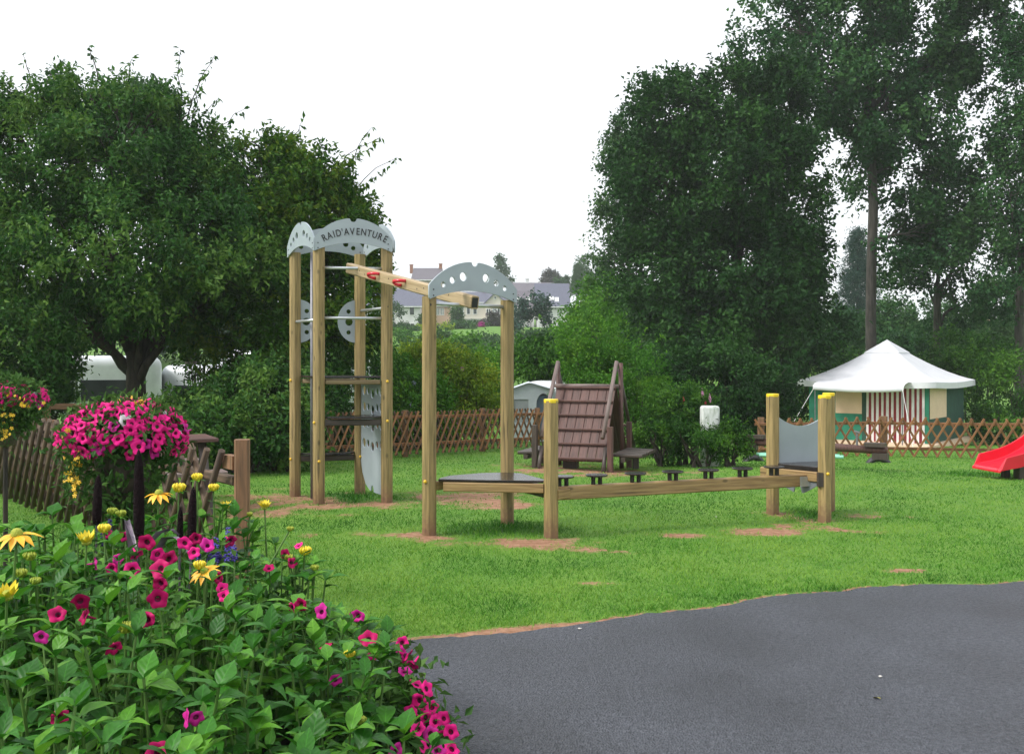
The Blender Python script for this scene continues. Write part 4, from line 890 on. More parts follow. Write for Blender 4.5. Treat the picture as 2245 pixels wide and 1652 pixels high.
# terrace wall below the cream house
tw = P(1050, 701, 146); x0, x1 = P(990, 0, 146).x, P(1108, 0, 146).x
m = MB(); m.box(((x0 + x1) / 2, 146, tw.z - 2.2), (x1 - x0, .4, 4.4)); m.box(((x0 + x1) / 2, 145.95, tw.z + .08), (x1 - x0 + .2, .6, .16)); tag(m.build("terrace_wall", M['grey_wall']), "mossy grey terrace wall below the cream house", "wall")
# ------------------------------------------------------------------ trees and shrubs
def unit(r, n):
    v = r.normal(size=(n, 3)); return v / np.linalg.norm(v, axis=1, keepdims=True)
def nrmz(v): return v / np.maximum(np.linalg.norm(v, axis=1, keepdims=True), 1e-9)
def crown_tips(lobes, n, r, shell=.5, up_bias=.15):
    """lobes: (cx,cy,cz,rx,ry,rz); tips spread through the outer part of each lobe, gathered into boughs"""
    lo = np.array(lobes, float); wgt = (lo[:, 3] * lo[:, 4] * lo[:, 5]) ** (2 / 3); wgt /= wgt.sum()
    pos = []; dr = []; bt = []
    for i, c in enumerate(r.multinomial(n, wgt)):
        if c == 0: continue
        nb = max(6, c // 14); bd = nrmz(unit(r, nb) + [0, 0, up_bias]); br = shell + (1.06 - shell) * r.random(nb) ** .7; br *= .9 + .25 * r.random(nb)
        k = r.integers(0, nb, c); d = nrmz(bd[k] + r.normal(0, .20, (c, 3))); rad = br[k] * (1 + r.normal(0, .07, c))
        p = lo[i, :3] + d * lo[i, 3:6] * rad[:, None]
        pos.append(p); dr.append(d); bt.append(r.random(nb)[k])
    pos = np.concatenate(pos); dr = np.concatenate(dr); bt = np.concatenate(bt)
    return pos, dr, bt
def leaves(pos, dr, bt, r, nper, twig, ll, lw, droop=.25, upn=.8, upg=.25):
    n = len(pos); k = np.repeat(np.arange(n), nper); N_ = len(k)
    td = nrmz(dr * .8 + unit(r, n) * .55 + [0, 0, upg]); s = r.random(N_)[:, None]
    p = pos[k] + td[k] * (s - .3) * twig + r.normal(0, twig * .16, (N_, 3))
    a = nrmz(td[k] * .5 + unit(r, N_) * .9 - [0, 0, droop]); nv = nrmz(unit(r, N_) * .8 + [0, 0, upn] + dr[k] * .3)
    sd = nrmz(np.cross(a, nv)); nv = np.cross(sd, a); L_ = ll * (.65 + .7 * r.random(N_))[:, None]; w_ = lw * (.7 + .6 * r.random(N_))[:, None]
    v = np.stack([p, p + a * L_ * .45 + sd * w_ / 2 + nv * w_ * .18, p + a * L_ - nv * L_ * .12, p + a * L_ * .45 - sd * w_ / 2 + nv * w_ * .18], 1)
    t = .5 + (bt[k] - .5) * .75 + r.normal(0, .16, N_)
    return v, t
def leaf_mesh(name, vt, material):
    v = np.concatenate([q[0] for q in vt]); t = np.concatenate([q[1] for q in vt]); n = len(v)
    b = np.arange(n)[:, None] * 4; f = np.concatenate([b + [[0, 1, 2]], b + [[0, 2, 3]]], 0)
    return tri_mesh(name, v, f, np.concatenate([t, t]), material)
def limb(p0, p1, r0, r1, rr, n=6, wob=.08):
    p0 = Vector(p0); p1 = Vector(p1); L_ = (p1 - p0).length; pts = []
    for k in range(n + 1):
        q = k / n; j = Vector((rr.uniform(-1, 1), rr.uniform(-1, 1), rr.uniform(-.5, .5))) * wob * L_ * math.sin(math.pi * q)
        pts.append(p0.lerp(p1, q) + j + Vector((0, 0, .10 * L_ * math.sin(math.pi * q) if r1 < r0 * .6 else 0)))
    return pts, [r0 + (r1 - r0) * k / n for k in range(n + 1)]
def plobe(u, v, d, ru, rv, rd=None):
    c = P(u, v, d); a = ru * d / F; b = rv * d / F; return (c.x, c.y, c.z, a, rd if rd else min(a, b) * 1.05, b)
def tree(name, label, base_u, d, lobes, trunk_r, fork_v, leafm, barkm, ntips, nper, twig, ll, lw, seed, group=None, shoots=(), droop=.25, shell=.5, base_r=None, fork=None, cat="tree", upn=.8, sub=14, smin=.55):
    r = np.random.default_rng(seed); rr = random.Random(seed)
    bx = P(base_u, 0, d).x; zb_ = Z(bx, d); o = empty(name, (bx, d, zb_), label, cat, group)
    m = MB(); fz = P(0, fork_v, d).z; ft = Vector((bx + rr.uniform(-.05, .05) if fork is None else P(fork, 0, d).x, d, fz))
    pts, rad = limb((bx, d, zb_ - .2), ft, trunk_r * 1.12, trunk_r * .85, rr, 6, .006); rad[0] = trunk_r * 1.35; m.tube(pts, rad, 12)
    for i, lb in enumerate(lobes):
        c = Vector(lb[:3]); s_ = rr.uniform(smin, 1.0); st = Vector((bx, d, zb_)).lerp(ft, s_ if i else 1.0)
        big = [q for q in lobes if q[3] * q[5] > .35]; small = lb[3] * lb[5] <= .35 and len(big) > 0 and len(big) < len(lobes)
        if small: st = Vector(min(big, key=lambda q: (Vector(q[:3]) - c).length)[:3])
        elif c.z < st.z: st.z = max(zb_ + .3, min(st.z, c.z - .2))
        pts, rad = limb(st, c, trunk_r * (.10 if small else rr.uniform(.38, .56)), trunk_r * (.04 if small else .12), rr, 7); m.tube(pts, rad, 7)
        for k in range(3 if small else sub):
            q = Vector(pts[rr.randint(2, 7)]); dd = Vector((rr.gauss(0, 1), rr.gauss(0, 1), rr.gauss(.25, .8))).normalized()
            e = c + Vector((dd.x * lb[3], dd.y * lb[4], dd.z * lb[5])) * rr.uniform(.6, .95); pp_, ra_ = limb(q, e, trunk_r * .13, .006, rr, 4, .06); m.tube(pp_, ra_, 5, 0, False)
    m.build("trunk", barkm, o, None, True)
    pos, dr, bt = crown_tips(lobes, ntips, r, shell); vt = [leaves(pos, dr, bt, r, nper, twig, ll, lw, droop, upn)]
    if len(shoots):
        for (su, sv, eu, ev, nl, ds) in shoots:
            a = P(su, sv, ds); b = P(eu, ev, ds + rr.uniform(-.4, .4)); pts, rad = limb(a, b, .012, .004, rr, 5, .05); m = MB(); m.tube(pts, rad, 5, 0, False); m.build("shoot", barkm, o)
            sp = np.array([list(Vector(pts[0]).lerp(b, q)) for q in np.linspace(.1, 1, nl)]); dv = np.tile(np.array((b - a).normalized()), (nl, 1)) 
            vt.append(leaves(sp, nrmz(dv * .4 + unit(r, nl) * .8), r.random(nl), r, 2, .06, ll * 1.15, lw * 1.1, droop * 1.6))
    cr_ = put(bpy.data.objects.new("crown", leaf_mesh("crown", vt, leafm)), o); return o
# big cherry tree on the left, its sprays standing above the crown
lob = [plobe(90, 385, 18, 180, 125, 2.0), plobe(260, 365, 17.6, 140, 120, 1.9), plobe(400, 430, 18.2, 105, 100, 1.7), plobe(40, 560, 17.3, 190, 150, 2.0), plobe(240, 560, 16.6, 210, 160, 1.8), plobe(440, 590, 17.3, 160, 140, 1.7), plobe(350, 680, 18.2, 150, 62, 1.5), plobe(120, 690, 18, 160, 62, 1.6), plobe(-110, 420, 18, 150, 150, 1.8), plobe(510, 440, 18.6, 80, 80, 1.2)]
lob += [plobe(u, v, 18 + .5 * math.sin(u), 34 + 10 * math.sin(u * 1.7), 30 + 8 * math.cos(u), .6) for u, v in ((15, 240), (60, 215), (105, 232), (150, 205), (200, 212), (245, 200), (300, 215), (345, 235), (385, 262), (415, 300), (455, 330), (485, 385), (-20, 250), (330, 270))]
sh = [(70, 210, 50, 120, 9, 18), (95, 200, 130, 140, 6, 18), (215, 180, 195, 102, 10, 17.6), (280, 190, 290, 128, 7, 17.6), (390, 290, 395, 108, 22, 18), (410, 260, 470, 122, 16, 18), (440, 330, 535, 240, 14, 18.2), (420, 280, 440, 170, 16, 18), (160, 190, 135, 140, 7, 18), (400, 330, 480, 215, 14, 18)]
tree("cherry_tree", "broad dark green cherry tree with a low forked trunk and upright sprays", 300, 18, lob, .185, 770, M['L_cherry'], M['bark'], 4700, 20, .40, .105, .050, 3, "trees left of the play tower", sh, .35)
lob = [plobe(585, 435, 19.5, 115, 100, 1.7), plobe(695, 490, 20, 100, 95, 1.6), plobe(610, 600, 19, 165, 130, 1.7), plobe(745, 610, 20.4, 85, 120, 1.4), plobe(560, 720, 18.6, 170, 110, 1.5), plobe(700, 740, 19.5, 120, 90, 1.4)]
lob += [plobe(u, v, 19.6 + .5 * math.sin(u), 32 + 10 * math.sin(u * 1.7), 28 + 8 * math.cos(u), .6) for u, v in ((530, 345), (570, 325), (612, 338), (655, 352), (690, 380), (735, 405), (762, 450), (790, 510), (800, 575))]
sh = [(640, 330, 662, 268, 7, 19.5), (690, 370, 735, 315, 9, 20), (720, 400, 835, 300, 16, 20), (740, 420, 815, 280, 14, 20), (760, 440, 872, 345, 16, 20), (780, 490, 838, 470, 8, 20.2), (740, 400, 790, 330, 10, 20)]
tree("hazel_tree", "lighter green bushy tree just left of the lettered tower, with long arching shoots", 640, 19.5, lob, .14, 800, M['L_hazel'], M['bark'], 3200, 20, .42, .115, .058, 4, "trees left of the play tower", sh, .35)
tree("pale_tree", "greyish tree top showing behind the cherry tree crown", 420, 30, [plobe(385, 280, 30, 75, 75, 2), plobe(300, 260, 31, 90, 80, 2.2), plobe(180, 260, 31, 100, 80, 2.2)], .2, 480, M['L_far'], M['bark'], 700, 18, .6, .15, .08, 5, "trees left of the play tower")
# dense broad-leaved tree right of centre
lob = [plobe(1465, 270, 35.5, 90, 90, 2.3), plobe(1600, 240, 36.0, 80, 90, 2.2), plobe(1690, 270, 36.5, 85, 100, 2.5), plobe(1460, 420, 35.0, 110, 130, 2.5), plobe(1600, 400, 34.5, 140, 150, 2.5), plobe(1715, 430, 35.5, 85, 140, 2.5), plobe(1480, 600, 35.0, 110, 130, 2.5), plobe(1620, 610, 34.0, 150, 150, 2.5), plobe(1730, 620, 35.0, 78, 120, 2.3), plobe(1540, 740, 34.0, 130, 90, 2.3), plobe(1700, 750, 34.0, 140, 90, 2.3)]
sh = [(1440, 220, 1432, 165, 8, 35.5), (1500, 210, 1510, 150, 10, 35.5), (1560, 180, 1560, 118, 10, 35.5), (1640, 170, 1650, 110, 8, 35.5), (1380, 350, 1345, 290, 6, 35.5), (1580, 170, 1610, 115, 8, 35.5)]
tree("broadleaf_tree", "large dense dark green tree behind the wooden A-frame", 1620, 35.5, lob, .26, 700, M['L_oak'], M['bark'], 6200, 18, .70, .18, .11, 6, "tall trees behind the lawn", sh, .2)
tree("poplar_tree", "pale poplar showing at the left edge of the dense dark tree", 1400, 46, [plobe(1400, 330, 46, 55, 90, 1.6), plobe(1370, 430, 46, 60, 100, 1.7), plobe(1350, 540, 46, 50, 110, 1.6), plobe(1390, 620, 46, 60, 90, 1.7)], .2, 640, M['L_far'], M['bark_g'], 900, 18, .7, .17, .11, 7, "tall trees behind the lawn")
# tall poplar with the straight trunk
d_ = 42
lob = [plobe(1720, 60, d_, 120, 100, 2.4), plobe(1850, 20, d_, 130, 130, 2.6), plobe(2000, 30, d_, 140, 140, 2.6), plobe(2120, 90, d_, 90, 130, 2.3), plobe(1790, 190, d_, 120, 110, 2.3), plobe(1930, 200, d_ - .5, 140, 130, 2.4), plobe(2060, 240, d_, 110, 130, 2.2), plobe(1880, 330, d_, 70, 80, 1.6), plobe(1990, 370, d_, 120, 110, 2.2), plobe(2020, 520, d_, 90, 90, 1.9), plobe(1925, -120, d_, 220, 120, 3)]
tree("tall_poplar", "tallest poplar with a straight grey trunk behind the tent peak", 1912, d_, lob, .21, 190, M['L_poplar'], M['bark_g'], 3900, 15, .75, .19, .135, 8, "tall trees behind the lawn", (), .3, .35, upn=.3, sub=9, smin=.82)
# slimmer poplars right
d_ = 44
tree("slim_poplar", "slim poplar standing right of the tent peak", 2055, d_, [plobe(2070, 470, d_, 90, 110, 2), plobe(2130, 540, d_, 90, 110, 2), plobe(2020, 600, d_, 80, 100, 1.8), plobe(2120, 660, d_, 70, 60, 1.6), plobe(2160, 430, d_, 70, 90, 1.8)], .17, 620, M['L_poplar'], M['bark_g'], 1200, 15, .7, .17, .12, 9, "tall trees behind the lawn", (), .3, .35, upn=.3, sub=8)
tree("slim_poplar", "poplar cut by the right edge of the view", 2236, 40, [plobe(2230, 200, 40, 70, 150, 1.8), plobe(2270, 330, 40, 90, 130, 2), plobe(2215, 430, 40, 70, 120, 1.8), plobe(2260, 560, 40, 80, 110, 1.9), plobe(2190, 640, 40, 70, 60, 1.6), plobe(2290, 30, 40, 110, 130, 2.2), plobe(2262, -40, 40, 80, 90, 2)], .18, 600, M['L_poplar'], M['bark_g'], 1700, 15, .7, .17, .12, 10, "tall trees behind the lawn", (), .3, .4, upn=.3, sub=8)
# spruce
def spruce(label, u, d, v0, v1, wpx, seed, leafm):
    r = np.random.default_rng(seed); bx = P(u, 0, d).x; zt_ = P(0, v0, d).z; zb_ = P(0, v1, d).z; o = empty("spruce_tree", (bx, d, Z(bx, d)), label, "tree", "conifers beyond the campsite")
    m = MB(); m.tube([(bx, d, Z(bx, d) - .2), (bx, d, zt_)], [.2, .02], 8); m.build("trunk", M['bark'], o)
    n = 1500; q = r.random(n) ** .8; a = r.random(n) * 2 * np.pi; lay = np.round(q * 14) / 14; rad = (wpx * d / F) * (lay + .06) * (.25 + .85 * r.random(n)) * (1 + .3 * np.sin(a * 3 + lay * 20)); z = zt_ + (zb_ - zt_) * q - rad * .15
    pos = np.stack([bx + np.cos(a) * rad, d + np.sin(a) * rad, z], -1); dr = np.stack([np.cos(a), np.sin(a), -.2 + 0 * a], -1)
    put(bpy.data.objects.new("crown", leaf_mesh("crown", [leaves(pos, dr, r.random(n), r, 12, .7, .30, .06, .3, .5, 0)], leafm)), o)
spruce("blue-green spruce between the dense tree and the tall poplar trunk", 1880, 75, 500, 760, 62, 21, M['L_spruce'])
spruce("small dark conifer on the skyline above the steep slate roof", 1267, 165, 578, 640, 14, 22, M['L_far'])
# shrubs: one per mass that can be told apart
def shrub(name, label, lobes, leafm, ntips, nper, twig, ll, lw, seed, group="shrubs along the edge of the lawn", shoots=(), droop=.2, flowers=None, shell=.35):
    r = np.random.default_rng(seed); rr = random.Random(seed); c0 = lobes[0]; zb_ = Z(c0[0], c0[1]); o = empty(name, (c0[0], c0[1], zb_), label, "shrub", group)
    m = MB()
    for lb in lobes:
        for k in range(7):
            e = Vector((lb[0] + rr.uniform(-.7, .7) * lb[3], lb[1] + rr.uniform(-.7, .7) * lb[4], lb[2] + rr.uniform(-.2, .8) * lb[5])); b0_ = Vector((lb[0] + rr.uniform(-.3, .3) * lb[3], lb[1] + rr.uniform(-.2, .2) * lb[4], Z(lb[0], lb[1]) - .1))
            if e.z < b0_.z + .1: continue
            pts, rad = limb(b0_, e, .03, .006, rr, 5, .07); m.tube(pts, rad, 5, 0, False)
    m.build("stems", M['bark'], o)
    pos, dr, bt = crown_tips(lobes, ntips, r, shell); pos[:, 2] = np.maximum(pos[:, 2], terr(pos[:, 0], pos[:, 1]) + .05); vt = [leaves(pos, dr, bt, r, nper, twig, ll, lw, droop)]
    for (su, sv, eu, ev, nl, ds) in shoots:
        a = P(su, sv, ds); b = P(eu, ev, ds); sp = np.array([list(a.lerp(b, q) + Vector((0, 0, .12 * (b - a).length * math.sin(math.pi * q)))) for q in np.linspace(.05, 1, nl)]); dv = np.tile(np.array((b - a).normalized()), (nl, 1)); vt.append(leaves(sp, nrmz(dv * .5 + unit(r, nl) * .8), r.random(nl) * .5 + .5, r, 2, .06, ll, lw, droop))
    put(bpy.data.objects.new("foliage", leaf_mesh("foliage", vt, leafm)), o)
    if flowers:
        fm, nfl, sz, where = flowers; k = r.choice(len(pos), nfl * 4); k = k[(pos[k][:, 1] < np.median(pos[:, 1]))][:nfl]
        for i in k:
            if where is not None and not where(pos[i]): continue
            m = MB(); q = Vector(pos[i] + dr[i] * .08 + np.array([0, -.05, 0]))
            for j in range(5): a = j * 1.2566; e1_ = Vector((math.cos(a), -.25, math.sin(a))) * sz; e2_ = Vector((math.cos(a + .9), -.25, math.sin(a + .9))) * sz; m.add([q, q + e1_, q + e2_], [(0, 1, 2)])
            m.build("blossom", fm, o)
    return o
M['pinkbl'] = mat('blossom_pale_pink', (.75, .32, .55), None, .7, 5); M['bluebl'] = mat('blossom_lilac', (.50, .50, .75), None, .7, 5); M['redbl'] = mat('blossom_red', (.55, .06, .08), None, .7, 5)
# left hedge behind the fence
shrub("hedge_bush", "dark hedge bush left of the tower between table and posts", [plobe(465, 915, 15.6, 90, 50, .8), plobe(590, 885, 15.4, 80, 85, .8), plobe(540, 960, 14.6, 120, 60, .7), plobe(620, 950, 14.8, 70, 70, .6), plobe(450, 940, 15.4, 80, 50, .7)], M['L_cherry'], 1900, 17, .34, .095, .05, 31)
shrub("hedge_bush", "hedge bush behind the tower's fire pole", [plobe(680, 880, 17.6, 80, 110, .8), plobe(760, 880, 19, 80, 100, .8), plobe(700, 960, 17.0, 80, 50, .6)], M['L_cherry'], 1100, 17, .34, .095, .05, 32)
shrub("hedge_bush", "dark bush at the left edge behind the farther flower basket", [plobe(40, 780, 15.5, 120, 110, 1.0), plobe(105, 850, 16, 55, 55, .7), plobe(0, 880, 15.0, 80, 60, .8)], M['L_cherry'], 1300, 17, .34, .085, .045, 33)
shrub("hedge_bush", "bush in the gap right of the forked trunk, over the caravan", [plobe(430, 790, 20, 75, 60, .7), plobe(570, 790, 20, 90, 55, .7)], M['L_cherry'], 230, 15, .34, .09, .045, 34)
# centre shrubs
shrub("flowering_shrub", "dark shrub with pale lilac flowers behind the right tower post", [plobe(880, 865, 20.8, 75, 75, .7), plobe(930, 900, 20.4, 80, 65, .7), plobe(850, 920, 19.8, 70, 60, .6)], M['L_bright'], 1050, 17, .36, .10, .05, 35, flowers=(M['bluebl'], 12, .05, None))
shrub("flowering_shrub", "yellow-green shrub with pink flowers behind the sloping hand rail posts", [plobe(975, 825, 22, 75, 65, .8), plobe(1035, 860, 21.6, 60, 70, .7), plobe(930, 800, 22.6, 60, 45, .6), plobe(1000, 900, 21.4, 90, 50, .6)], M['L_yellow'], 1250, 17, .36, .09, .042, 36, flowers=(M['pinkbl'], 16, .05, None))
shrub("green_shrub", "bright green rounded shrub left of the grey awning", [plobe(1085, 840, 32, 45, 70, .8), plobe(1110, 810, 33, 40, 50, .8)], M['L_bright'], 420, 16, .45, .12, .06, 37)
shrub("green_shrub", "tangled dark shrub above the grey awning", [plobe(1200, 800, 27, 75, 48, .9), plobe(1265, 805, 27, 60, 50, .9), plobe(1180, 785, 27.5, 60, 38, .7)], M['L_hedge'], 900, 17, .42, .12, .055, 38)
shrub("green_shrub", "yellow-green shrub with long sprays behind the wooden A-frame", [plobe(1330, 830, 22.5, 110, 90, 1.0), plobe(1290, 770, 23, 70, 70, .8), plobe(1390, 870, 21.5, 80, 80, .8), plobe(1300, 890, 21.5, 55, 70, .7)], M['L_bright'], 1500, 17, .36, .085, .036, 39, shoots=[(1370, 790, 1378, 705, 16, 22.5), (1390, 800, 1415, 720, 16, 22.4), (1400, 810, 1455, 735, 18, 22.3), (1350, 780, 1345, 715, 12, 22.5), (1230, 770, 1180, 690, 14, 23), (1300, 740, 1240, 700, 12, 23), (1410, 830, 1462, 770, 14, 22.2)])
shrub("green_shrub", "leafy tree-like shrub between the slate roof and the dense tree", [plobe(1315, 655, 46, 42, 48, 1.4), plobe(1350, 690, 44, 55, 70, 1.6), plobe(1280, 715, 44, 40, 38, 1.3), plobe(1310, 730, 42, 80, 50, 1.6)], M['L_bright'], 900, 15, .7, .19, .10, 40)
# under the dense tree, and right of the A-frame
shrub("hedge_bush", "dark hedge under the dense tree, right of the A-frame", [plobe(1450, 880, 24.5, 80, 90, .9), plobe(1560, 850, 25, 120, 90, 1.0), plobe(1665, 870, 26, 75, 80, 1.0)], M['L_oak'], 1700, 16, .45, .12, .065, 41)
shrub("flowering_shrub", "low shrub with red flower spikes in front of the white box", [plobe(1480, 925, 18, 65, 60, .55), plobe(1535, 968, 16.9, 75, 26, .38), plobe(1600, 962, 16.9, 45, 30, .35), plobe(1450, 960, 17.4, 50, 40, .45), plobe(1510, 900, 18.2, 50, 45, .4)], M['L_hedge'], 1400, 16, .26, .075, .028, 42, shoots=[(1520, 900, 1540, 852, 8, 18), (1530, 900, 1556, 862, 8, 18), (1500, 890, 1500, 860, 6, 18), (1600, 950, 1640, 925, 8, 16.9), (1460, 930, 1440, 895, 8, 17.5)])
o = bpy.data.objects.get("flowering_shrub.002")
for (u, v, h_) in ((1541, 862, 22), (1557, 872, 20), (1500, 878, 18), (1545, 885, 14)):
    m = MB(); a = P(u, v + h_ / 2, 18); b = P(u + rnd.uniform(-3, 3), v - h_ / 2, 18); m.tube([a, a.lerp(b, .4), b], [.012, .03, .008], 6); m.build("flower_spike", M['pinkbl'] if v < 875 else M['redbl'], o)
# right background hedge behind the tent and fence
shrub("hedge_bush", "mid green hedge left of the tent, under the dense tree", [plobe(1740, 820, 38, 70, 60, 1.0), plobe(1810, 840, 39, 90, 80, 1.2), plobe(1700, 890, 36, 60, 70, 1.0)], M['L_hedge'], 850, 16, .5, .13, .07, 43)
shrub("hedge_bush", "dark leafy thicket right of the tent", [plobe(2150, 820, 36, 90, 70, 1.4), plobe(2230, 860, 34, 90, 80, 1.4), plobe(2190, 930, 33, 110, 45, 1.1), plobe(2080, 800, 39, 80, 60, 1.3)], M['L_hedge'], 1400, 16, .5, .13, .07, 44)
shrub("wild_bush", "grey-green bush mound right of the slim poplar trunk", [plobe(2150, 750, 52, 100, 50, 2.0), plobe(2240, 770, 50, 90, 60, 2.0)], M['L_far'], 800, 15, .7, .19, .10, 45)
shrub("wild_bush", "dark bush filling the gap behind the tall poplar trunk", [plobe(2000, 730, 54, 110, 70, 2.2), plobe(1880, 740, 54, 70, 60, 2.0), plobe(1940, 790, 50, 90, 50, 2.0)], M['L_poplar'], 1200, 15, .7, .20, .12, 46)
# hillside shrubs in front of the houses
hill = [(905, 768, 90, 60, 28, 'L_bright'), (960, 755, 80, 55, 30, 'L_far'), (1000, 760, 70, 45, 26, 'L_bright'), (1050, 762, 100, 55, 22, 'L_far'), (1030, 732, 130, 30, 10, 'L_far'), (936, 712, 132, 13, 22, 'L_far'), (1075, 712, 135, 26, 16, 'L_plum'), (1160, 692, 95, 45, 50, 'L_spruce'), (1110, 765, 95, 55, 28, 'L_far'), (1170, 765, 80, 70, 28, 'L_far'), (862, 772, 110, 40, 18, 'L_bright'), (1225, 745, 100, 50, 18, 'L_far'), (1000, 700, 138, 9, 26, 'L_far'), (1268, 700, 120, 16, 30, 'L_bright'), (845, 690, 130, 30, 30, 'L_far'), (880, 754, 118, 34, 12, 'L_far'), (950, 750, 120, 40, 12, 'L_yellow'), (1010, 742, 122, 34, 10, 'L_far')]
for i, (u, v, d, ru, rv, lm) in enumerate(hill):
    shrub("hillside_bush", "bush %s, on the slope" % ["left of the pale house garden", "under the narrow peach house", "with bright leaves below the terrace", "in the middle of the slope", "against the foot of the terrace wall", "hiding the corner of the pale house", "of plum colour beside the magenta blossom", "round and blue-green before the steep slate roof", "right of the middle post arch", "low and broad under the lilac roof", "below the pale house lower windows", "before the steep slate roof's front wall", "slim like a column against the peach house", "bright, at the right end of the slate-roofed row", "at the left wing of the pale house", "low and dark in front of the pale house wall", "yellowish and low below the peach house", "low under the left end of the terrace wall"][i],
          [plobe(u, v, d, ru, rv, ru * d / F * .8), plobe(u + ru * .5, v + rv * .4, d, ru * .6, rv * .6, ru * d / F * .5), plobe(u - ru * .5, v + rv * .5, d, ru * .6, rv * .6, ru * d / F * .5)], M[lm], 170, 16, .9, .32, .19, 60 + i, "bushes on the slope below the houses")
shrub("blossom_bush", "magenta blossom bush below the terrace wall", [plobe(1049, 719, 128, 9, 10, .6)], M['L_mag'], 60, 14, .5, .25, .18, 81, "bushes on the slope below the houses")
for i, (u, v, d, ru, rv, lab) in enumerate(((1095, 600, 200, 24, 30, "tall dark tree on the skyline right of the arch"), (1203, 612, 200, 24, 18, "plum-dark tree on the skyline above the steep slate roof"), (1240, 625, 190, 16, 16, "small dark tree on the skyline beside the conifer"), (1300, 600, 180, 40, 34, "green treetop on the skyline beside the dense tree"))):
    tree("skyline_tree", lab, u, d, [plobe(u, v, d, ru, rv), plobe(u + ru * .4, v + rv * .5, d, ru * .7, rv * .6), plobe(u - ru * .3, v + rv * .6, d, ru * .7, rv * .6)], .25, v + rv, M['L_plum'] if i == 1 else M['L_far'], M['bark'], 200, 15, 1.1, .45, .28, 90 + i, "trees on the skyline", sub=4)
# a continuous far wood closes the view behind everything
woods = [plobe(u, v, d, ru, rv, 6) for (u, v, d, ru, rv) in ((-60, 700, 80, 120, 120), (90, 720, 82, 110, 90), (240, 730, 80, 110, 80), (400, 730, 84, 120, 90), (560, 740, 80, 110, 80), (700, 740, 85, 90, 70), (1380, 720, 90, 90, 80), (1500, 720, 90, 110, 100), (1650, 720, 90, 120, 110), (1790, 720, 90, 110, 90), (1900, 760, 92, 90, 60), (2030, 750, 90, 110, 60), (2170, 760, 90, 110, 60), (2300, 740, 90, 120, 80))]
r = np.random.default_rng(99); pos, dr, bt = crown_tips(woods, 3200, r, .3)
tag(put(bpy.data.objects.new("woods", leaf_mesh("woods", [leaves(pos, dr, bt, r, 14, 1.2, .42, .26)], M['L_far']))), "dark wood beyond the campsite", "wood", None, "stuff")
# ------------------------------------------------------------------ flower bed in the foreground
def pet_material(name, c, throat, rough=.55):
    return mat(name, c, tuple(x * .8 for x in c), rough, 30, objvar=.12, spec=.15)
M['pet_pink'] = pet_material('petunia_pink', (.82, .016, .24), 0); M['pet_crim'] = pet_material('petunia_crimson', (.46, .006, .105), 0)
M['pet_vio'] = pet_material('petunia_magenta', (.55, .02, .26), 0); M['throat'] = mat('petunia_throat', (.10, .004, .035), None, .8, 10)
M['pet_white'] = mat('petunia_white', (.80, .74, .76), None, .6, 10)
M['gold'] = mat('petal_golden', (.88, .46, .02), (.80, .36, .015), .5, 25, objvar=.08); M['lemon'] = mat('petal_lemon', (.85, .66, .03), (.72, .58, .03), .5, 25, objvar=.08)
M['lime'] = mat('bud_lime', (.38, .42, .03), (.26, .34, .03), .6, 60, bump=.4); M['disc'] = mat('cone_yellow_green', (.42, .44, .05), (.30, .36, .03), .7, 120, bump=.5)
M['salvia'] = mat('salvia_blue', (.07, .055, .34), (.045, .03, .22), .5, 40, objvar=.2); M['millet'] = mat('millet_spike_black', (.018, .010, .012), (.008, .005, .006), .9, 80, bump=.8, spec=.08)
M['millet_l'] = mat('millet_leaf_purple', (.19, .15, .19), (.09, .07, .10), .35, 12, (1, 6, 1))
def bed_leaf_material():
    m = leafmat('bed_leaf', (.020, .104, .009), (.045, .190, .014), (.118, .305, .022), .42, .28, True, .25); t = m.node_tree; N = t.nodes; L = t.links
    b = N['Principled BSDF']; tc = N.new("ShaderNodeTexCoord"); sx = N.new("ShaderNodeSeparateXYZ"); L.new(tc.outputs['Object'], sx.inputs[0])
    def mth(op, a, b_=None, v=None):
        n = N.new("ShaderNodeMath"); n.operation = op; L.new(a, n.inputs[0])
        if b_ is not None: L.new(b_, n.inputs[1])
        if v is not None: n.inputs[1].default_value = v
        return n.outputs[0]
    ax = mth('ABSOLUTE', sx.outputs[0]); rib = mth('LESS_THAN', ax, v=.0011)
    q = mth('SINE', mth('MULTIPLY', mth('SUBTRACT', sx.outputs[1], mth('MULTIPLY', ax, v=1.1)), v=300.0)); vein = mth('GREATER_THAN', q, v=.88)
    nz = N.new("ShaderNodeTexNoise"); nz.inputs['Scale'].default_value = 55; L.new(tc.outputs['Object'], nz.inputs['Vector'])
    lit = mth('MAXIMUM', rib, mth('MULTIPLY', vein, v=.14)); f = mth('ADD', mth('MULTIPLY', lit, v=.55), mth('MULTIPLY', nz.outputs[0], v=.7))
    hv = N.new("ShaderNodeHueSaturation"); ad = mth('ADD', f, v=.62); L.new(ad, hv.inputs['Value'])
    src = b.inputs['Base Color'].links[0].from_socket; L.new(src, hv.inputs['Color']); L.new(hv.outputs[0], b.inputs['Base Color'])
    bp = N.new("ShaderNodeBump"); bp.inputs['Strength'].default_value = .16; bp.inputs['Distance'].default_value = .003; L.new(mth('ADD', q, nz.outputs[0]), bp.inputs['Height']); L.new(bp.outputs[0], b.inputs['Normal'])
    return m
M['rl'] = bed_leaf_material()
def bed_h(x, y):          # top of the planting above the ground
    e = bed_in(x, y); return .20 + .58 * min(1, e / .9) ** .75 * (0.78 + .22 * min(1, max(0, (y - 2.4) / 2.0)))
